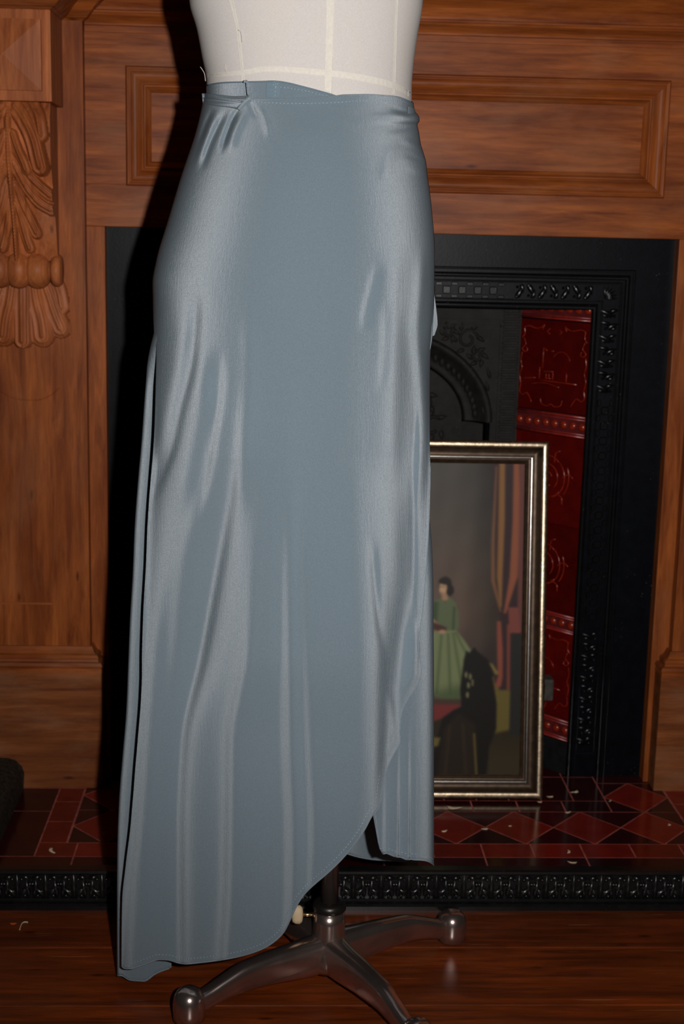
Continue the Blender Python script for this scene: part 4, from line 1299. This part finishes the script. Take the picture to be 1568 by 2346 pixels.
def facet_raw(px, py):
    X = np.stack([pchip(FY, x, py) for x, d in FL]); Dp = np.stack([pchip(FY, d, py) for x, d in FL])
    h = np.maximum(np.diff(X, axis=0), 1.0); dl = np.diff(Dp, axis=0)/h
    m = np.zeros_like(Dp)
    m[0], m[-1] = dl[0], dl[-1]
    a, b_ = dl[:-1], dl[1:]
    same = a*b_ > 0
    w1 = 2*h[1:]+h[:-1]; w2 = h[1:]+2*h[:-1]
    with np.errstate(divide='ignore', invalid='ignore'):
        hm = (w1+w2)/(w1/np.where(same, a, 1)+w2/np.where(same, b_, 1))
    m[1:-1] = np.where(same, hm, 0)
    xc = np.clip(px, X[0], X[-1])
    idx = np.clip((xc[None] >= X).sum(0)-1, 0, len(FL)-2)
    tk = lambda A: np.take_along_axis(A, idx[None], 0)[0]
    x0, hh, y0_, m0 = tk(X), tk(h), tk(Dp), tk(m)
    y1_ = np.take_along_axis(Dp, idx[None]+1, 0)[0]; m1 = np.take_along_axis(m, idx[None]+1, 0)[0]
    t = np.clip((xc-x0)/hh, 0, 1)
    return ((1+2*t)*(1-t)**2*y0_+t*(1-t)**2*hh*m0+t*t*(3-2*t)*y1_+t*t*(t-1)*hh*m1)*1e-3
def front_y(px, py):
    soft = sm(0, 14, px-Li(py))*(0.25+.75*sm(0, 10, Ro(py)-px))
    up = body_y(px, py, .006)
    k = sm(830, 1080, py)
    return up*(1-k)+(YC(py)-facet_depth(px, py))*k-fold_field(px, py)*soft

# front panel: columns run from the waist to the long curved free edge
HEM = np.array([(277, 2212), (288, 2219), (300, 2219), (318, 2214), (345, 2204), (365, 2198), (385, 2199), (410, 2206), (425, 2208), (460, 2205), (500, 2200), (540, 2193), (580, 2182), (605, 2172), (630, 2156), (650, 2136), (663, 2112), (672, 2092),
       (684, 2068), (700, 2046), (724, 2023), (750, 2001), (782, 1970), (812, 1935), (836, 1900), (852, 1870), (868, 1848), (874, 1830), (876, 1810), (881, 1780), (895, 1742), (909, 1716), (917, 1700), (916, 1675), (918, 1650), (925, 1620), (937, 1598),
       (952, 1578), (962, 1556), (965, 1535), (963, 1512), (958, 1490), (959, 1470), (964, 1430), (970, 1385), (974, 1335), (977, 1290), (981, 1230), (983.5, 1170), (985, 1110), (985.5, 1060)], float)
TOP = [(466, 226), (500, 238), (540, 240), (556, 234), (570, 228), (611, 227), (688, 226), (764, 221), (787, 218), (841, 217), (880, 219), (910, 222), (946, 235)]
TOP = np.array(TOP, float)
ns, nr = 420, 460
s = np.linspace(0, 1, ns)
dh = np.r_[0, np.cumsum(np.linalg.norm(np.diff(HEM, axis=0), axis=1))]
ulen = np.interp(s, [0, .30, .48, .66, .85, 1.0], [0, np.interp(580, HEM[:13, 0], dh[:13]), dh[21], dh[26], dh[41], dh[-1]])
hx, hy = pchip(dh, HEM[:, 0], ulen), pchip(dh, HEM[:, 1], ulen)
topx = 466+(946-466)*s
topy = pchip(TOP[:, 0], TOP[:, 1], topx)
r_ = np.linspace(0, 1, nr)[:, None]
py = topy+(hy-topy)*r_
wb_ = np.clip((hx-Li(hy))/(Ro(hy)-Li(hy)), 0, 1)
w_ = s+(wb_-s)*r_
px = Li(py)+(Ro(py)-Li(py))*w_
Y = front_y(px, py)
# free edge flutes in and out a little
Pf = ony(px, py, Y)
# roll-in at the left edge: the fold tucks back towards the rear panel
nroll = 9
lp, lpy = px[:, 0], py[:, 0]
low = sm(690, 900, lpy)
y0 = Y[:, 0]
roll = []
for k in range(nroll, 0, -1):
    t = k/nroll
    roll.append(ony(lp+low*22*t*t, lpy, y0+low*(.010*math.sin(min(1, t*1.6)*math.pi/2)+.034*t)))
Pf = np.concatenate([np.stack(roll, 1), Pf], 1)
fp = grid_np('front_panel', Pf, M_satin, skirt, flip=True)
sol = fp.modifiers.new('cloth_thickness', 'SOLIDIFY'); sol.thickness = .0009; sol.offset = 0

# rear panel: starts under the overlap, goes round the right side and back to the left
zs_py = np.linspace(190, 2250, 60)
pl_ = ony(Lo(zs_py), zs_py, np.full(60, 1.70)); pr_ = ony(Ro(zs_py), zs_py, np.full(60, 1.672))
zz2 = pl_[::-1, 2]
def XL(z): return np.interp(z, pl_[::-1, 2], pl_[::-1, 0])
def XR(z): return np.interp(z, pr_[::-1, 2], pr_[::-1, 0])
def pyz(z): return np.interp(z, pr_[::-1, 2], zs_py[::-1])
def zat(x, y, Y_): return float(ony(np.array(float(x)), np.array(float(y)), np.array(float(Y_)))[2])
hemz = [(8, zat(905, 1950, 1.575)), (31, zat(907, 1953, 1.582)), (43, zat(940, 1962, 1.590)), (61, zat(972, 1962, 1.605)), (80, zat(988, 1963, 1.64)), (90, zat(990, 1962, 1.672)), (115, zat(960, 1963, 1.75)), (140, zat(885, 1956, 1.800)), (165, zat(830, 1940, 1.825)), (200, .085), (235, .045), (258, .030), (270, zat(280, 2220, 1.676)), (295, zat(292, 2232, 1.655)), (308, zat(308, 2243, 1.65)), (322, zat(338, 2246, 1.646)), (331, zat(365, 2228, 1.645)), (340, zat(400, 2214, 1.644))]
hemz = np.array(hemz)
nb, mbk = 260, 220
sb = np.linspace(0, 1, nb); rb = np.linspace(0, 1, mbk)[:, None]
phi_nom = 31+(340-31)*sb
zh = pchip(hemz[:, 0], hemz[:, 1], phi_nom)
ztop = 1.066
zB = ztop+(zh-ztop)*rb
phi0 = np.interp(pyz(zB), [200, 1400, 1700, 1866, 1910, 1955], [10, 10, 13, 18.4, 24, 31.5])
phi = np.radians(phi0+(340-phi0)*sb)
l, r = XL(zB), XR(zB)
pyB = pyz(zB)
cx = (l+r)/2; aB = (r-l)/2
shr = .006*(1-sm(1060, 1250, pyB))
aL = aB-.010*(1-sm(700, 860, pyB))
sp, cp = np.sin(phi), np.cos(phi)
aa = np.where(sp > 0, aB-shr-.0008, aL)
yc2 = YC(pyB)+np.where(sp < 0, -sp, 0)*(.006)*sm(690, 900, pyB)
e2 = 2/NB
front = cp > 0
right = sp > 0
kb = sm(850, 1150, pyB)
bF = np.where(right, (BB(pyB)-.012)*(1-kb)+.089*kb, (BB(pyB)-.012)*(1-sm(690, 900, pyB))+.026*sm(690, 900, pyB))
bB = np.where(front, bF, BB(pyB)-.004)
nB = np.where(front, NB+(5.0-NB)*np.where(right, sm(1150, 1350, pyB), sm(690, 900, pyB)), NB)
e2 = 2/nB
fl2 = .006*np.sin(phi*9+1.0)*sm(900, 1900, pyB)*sm(math.radians(115), math.radians(150), phi)*(1-sm(math.radians(258), math.radians(275), phi))
fl2 = fl2+.0030*np.sin(np.degrees(phi)*.75)*sm(1550, 1900, pyB)*(1-sm(math.radians(34), math.radians(46), phi))
XB = cx+aa*np.sign(sp)*np.abs(sp)**e2+fl2*sp
YBk = yc2-bB*np.sign(cp)*np.abs(cp)**e2-fl2*cp
PB_ = np.stack([XB, YBk, zB], -1)
bp_ = grid_np('rear_panel', PB_, M_satin, skirt, flip=False)
sol = bp_.modifiers.new('cloth_thickness', 'SOLIDIFY'); sol.thickness = .0009; sol.offset = 0

# rolled hems
def cord(name, pts, rad, parent, m=None, n=6): 
    V, Fc = tube_data(pts, rad, n); return mk(name, V, Fc, m or M_satin, parent, True)
cord('rolled_edge', Pf[-1, nroll:][::2], .0009, skirt)
cord('rolled_edge', PB_[-1][::2], .0010, skirt)
cord('rolled_edge', PB_[int(mbk*.55):, 0][::2], .0009, skirt)
cord('rolled_edge', Pf[0, nroll:][::3], .0008, skirt)
# stitching just inside the hems and under the waist edge
def stitches(name, pts, dash, gap, rad, m):
    pts = np.asarray(pts); d = np.r_[0, np.cumsum(np.linalg.norm(np.diff(pts, axis=0), axis=1))]
    mb = MB(); q = 0.0
    while q+dash < d[-1]:
        t = np.array([q, q+dash/2, q+dash])
        mb.tube(np.stack([np.interp(t, d, pts[:, k]) for k in range(3)], 1), np.array([rad*.5, rad, rad*.5]), 5)
        q += dash+gap
    o = mb.build(name, m, skirt); o['kind'] = 'stuff'
    return o
def off_front(sx, sy, e=.0008):
    sx = np.asarray(sx, float); sy = np.asarray(sy, float)
    return ony(sx, sy, front_y(sx, sy)-e)
tan = np.gradient(np.stack([hx, hy], 1), axis=0); tan /= np.linalg.norm(tan, axis=1)[:, None]
inx, iny = hx+tan[:, 1]*11, hy-tan[:, 0]*11
k0, k1 = int(ns*.02), int(ns*.70)
stitches('hem_stitching', off_front(inx[k0:k1], iny[k0:k1]), .0026, .0016, .00045, M_stitch)
q = spline([(573, 230), (611, 235), (688, 237), (764, 235), (841, 230), (917, 231), (941, 240)], 60)
stitches('waist_stitching', off_front(q[:, 0], q[:, 1]), .0026, .0016, .00045, M_stitch)
j0, j1 = 0, int(nb*.16)
rowi = int(mbk*.9875)
stitches('hem_stitching', PB_[rowi, j0:j1]-np.array([0, .0008, 0]), .0026, .0016, .00045, M_stitch)

# waistband showing above the wrap at the left, its stitched end, the tie, its loop and knot
tb = spline([(473, 196), (490, 192), (520, 189), (554, 188), (600, 187), (623, 186), (640, 187), (664, 191), (688, 197), (726, 207), (764, 218), (790, 228)], 60)
k = np.linspace(0, 1, 14)
bpx = tb[:, None, 0]+0*k; bpy_ = tb[:, None, 1]*(1-k)+250*k
Pw = on_torso(bpx, bpy_, .0022)
grid_np('waistband', Pw.transpose(1, 0, 2), M_satin, skirt)
cord('rolled_edge', Pw[:, 0], .0008, skirt, M_satinb)
# band going round the back
ph = np.linspace(math.radians(62), math.radians(290), 90)
zb2 = np.linspace(1.078, 1.05, 8)[:, None]
cx3, a3, b3 = t_xy(zb2)
Pbk = np.stack([cx3+(a3+.004)*np.sign(np.sin(ph))*np.abs(np.sin(ph))**ex2, YT-(b3+.004)*np.sign(np.cos(ph))*np.abs(np.cos(ph))**ex2, np.repeat(zb2, 90, 1)-.006*np.sin(ph/2)], -1)
grid_np('waistband', Pbk, M_satin, skirt)
e_px = np.array([[612, 628, 641], [610, 626, 641], [610, 626, 640]], float); e_py = np.array([[190, 187, 189], [206, 206, 206], [222, 224, 224]], float)
kk = np.linspace(0, 2, 9)
e_px = np.stack([np.interp(kk, [0, 1, 2], rr) for rr in e_px]); e_py = np.stack([np.interp(kk, [0, 1, 2], rr) for rr in e_py])
grid_np('band_end', on_torso(e_px, e_py, .0040), M_satinb, skirt)
for pts in ([(632, 190), (630, 222)], [(624, 192), (640, 204)], [(638, 190), (626, 205)], [(641, 199), (700, 208), (740, 218), (760, 221)]):
    q = spline(pts, 16); stitches('band_stitching', on_torso(q[:, 0], q[:, 1], .0048), .0024, .0014, .00045, M_stitch)
# tie strap with a long crease
tp = spline([(463, 214), (480, 214), (505, 217), (540, 220), (570, 219)], 50)
bt = spline([(465, 240), (480, 241), (505, 244), (530, 247), (549, 252)], 50)
k = np.linspace(0, 1, 26)
sx = tp[:, None, 0]*(1-k)+bt[:, None, 0]*k; sy = tp[:, None, 1]*(1-k)+bt[:, None, 1]*k
bul = .0080*np.sin(np.pi*np.clip(k, 0.0, 1.0))**.7+.0012*np.sin(k*11+sx*.03)-.0045*np.exp(-((k-.30-.0015*(sx-463))/.07)**2)
ysrf = body_y(np.maximum(sx, Lo(sy)+1), sy, .008)-bul
grid_np('tie_strap', ony(sx, sy, ysrf).transpose(1, 0, 2), M_satin, skirt)
# folded-over knot flap
fx_ = np.array([[571, 217], [556, 228], [541, 246]], float); gx_ = np.array([[577, 232], [566, 240], [551, 254]], float)
tpa, tpb = spline(fx_, 16), spline(gx_, 16)
k = np.linspace(0, 1, 12)
sx = tpa[:, None, 0]*(1-k)+tpb[:, None, 0]*k; sy = tpa[:, None, 1]*(1-k)+tpb[:, None, 1]*k
grid_np('tie_knot', ony(sx, sy, body_y(sx, sy, .012)-.004*np.sin(np.pi*np.clip(k, .03, .97))**.5).transpose(1, 0, 2), M_satin, skirt)
q = spline([(560, 190), (561, 186), (565, 186), (567, 196), (568, 208), (570, 220)], 24)
cord('thread_loop', ony(q[:, 0], q[:, 1], body_y(q[:, 0], q[:, 1], .010)-.001), .0013, skirt)
q = spline([(547, 252), (556, 250), (567, 246)], 12)
# tie ends hanging behind the right side
L_ = spline([(988, 640), (990, 700), (991, 745), (988, 772)], 30); R_ = spline([(991, 645), (999, 700), (1003, 742), (996, 768)], 30)
k = np.linspace(0, 1, 6)
sx = L_[:, None, 0]*(1-k)+R_[:, None, 0]*k; sy = L_[:, None, 1]*(1-k)+R_[:, None, 1]*k
te = grid_np('tie_end', ony(sx, sy, np.full(sx.shape, 1.668)+.004*k).transpose(1, 0, 2), M_satin, skirt)
L_ = spline([(981, 655), (984, 720), (987, 775), (984, 800)], 30); R_ = spline([(993, 650), (993, 720), (991, 775), (987, 800)], 30)
sx = L_[:, None, 0]*(1-k)+R_[:, None, 0]*k; sy = L_[:, None, 1]*(1-k)+R_[:, None, 1]*k
grid_np('tie_end', ony(sx, sy, np.full(sx.shape, 1.655)-.006*np.sin(k*3)).transpose(1, 0, 2), M_satin, skirt)

# ------------------------------------------------------------------ small debris
def chip(name, px_, py_, z, L, Wd, an, label, m=M_fleck, cat='fleck', group=None, h=.0015):
    p = onz(np.array(float(px_)), np.array(float(py_)), np.array(z))
    bm = bmesh.new(); bmesh.ops.create_icosphere(bm, subdivisions=2, radius=1.0)
    me = bpy.data.meshes.new(name)
    for v in bm.verts:
        f = 1+.25*math.sin(v.co.x*4+px_)+.2*math.cos(v.co.y*5+py_)
        v.co = Vector((v.co.x*L/2*f, v.co.y*Wd/2*f+.25*L*(v.co.x**2), v.co.z*h*.5))
    bm.to_mesh(me); bm.free(); me.materials.append(m)
    o = link(bpy.data.objects.new(name, me), None, Matrix.Translation((p[0], p[1], z+h*.5)) @ Matrix.Rotation(an, 4, 'Z'))
    tag(o, label, cat, group)
chip('plaster_curl', 116, 1950, .0203, .020, .0045, -1.2, 'pale curled plaster sliver on red tile at the left of the hearth', cat='debris')
for (a, b, L_, an) in ((1303, 1862, .012, .4), (1320, 1815, .016, .6), (1262, 1826, .010, .2), (1400, 1835, .007, 1.0), (1040, 1852, .024, -.2), (1020, 1905, .012, .5), (1112, 1900, .010, 0), (1305, 1952, .010, 1.3), (1312, 1977, .012, -.2), (1535, 1890, .009, 1.2), (1170, 1893, .006, .2), (1238, 1838, .008, .1)):
    chip('plaster_fleck', a, b, .0203, L_, L_*.35, an, 'small pale plaster fleck scattered on the tiled hearth to the right of the skirt', cat='debris', group='plaster flecks on the hearth', h=.001)
chip('orange_scrap', 30, 2117, .0002, .007, .006, 0, 'tiny bright orange scrap on the floorboards at left', M_orange, 'debris', h=.0008)
q = onz(np.array([45, 48, 52, 58, 64]), np.array([2130, 2120, 2114, 2112, 2113]), np.full(5, .0008)); 
V, Fc = tube_data(spline(q, 14), .0007, 5)
tag(mk('thread_scrap', V, Fc, M_fleck, None, True), 'short pale bent thread on the floorboards beside the orange scrap', 'debris')
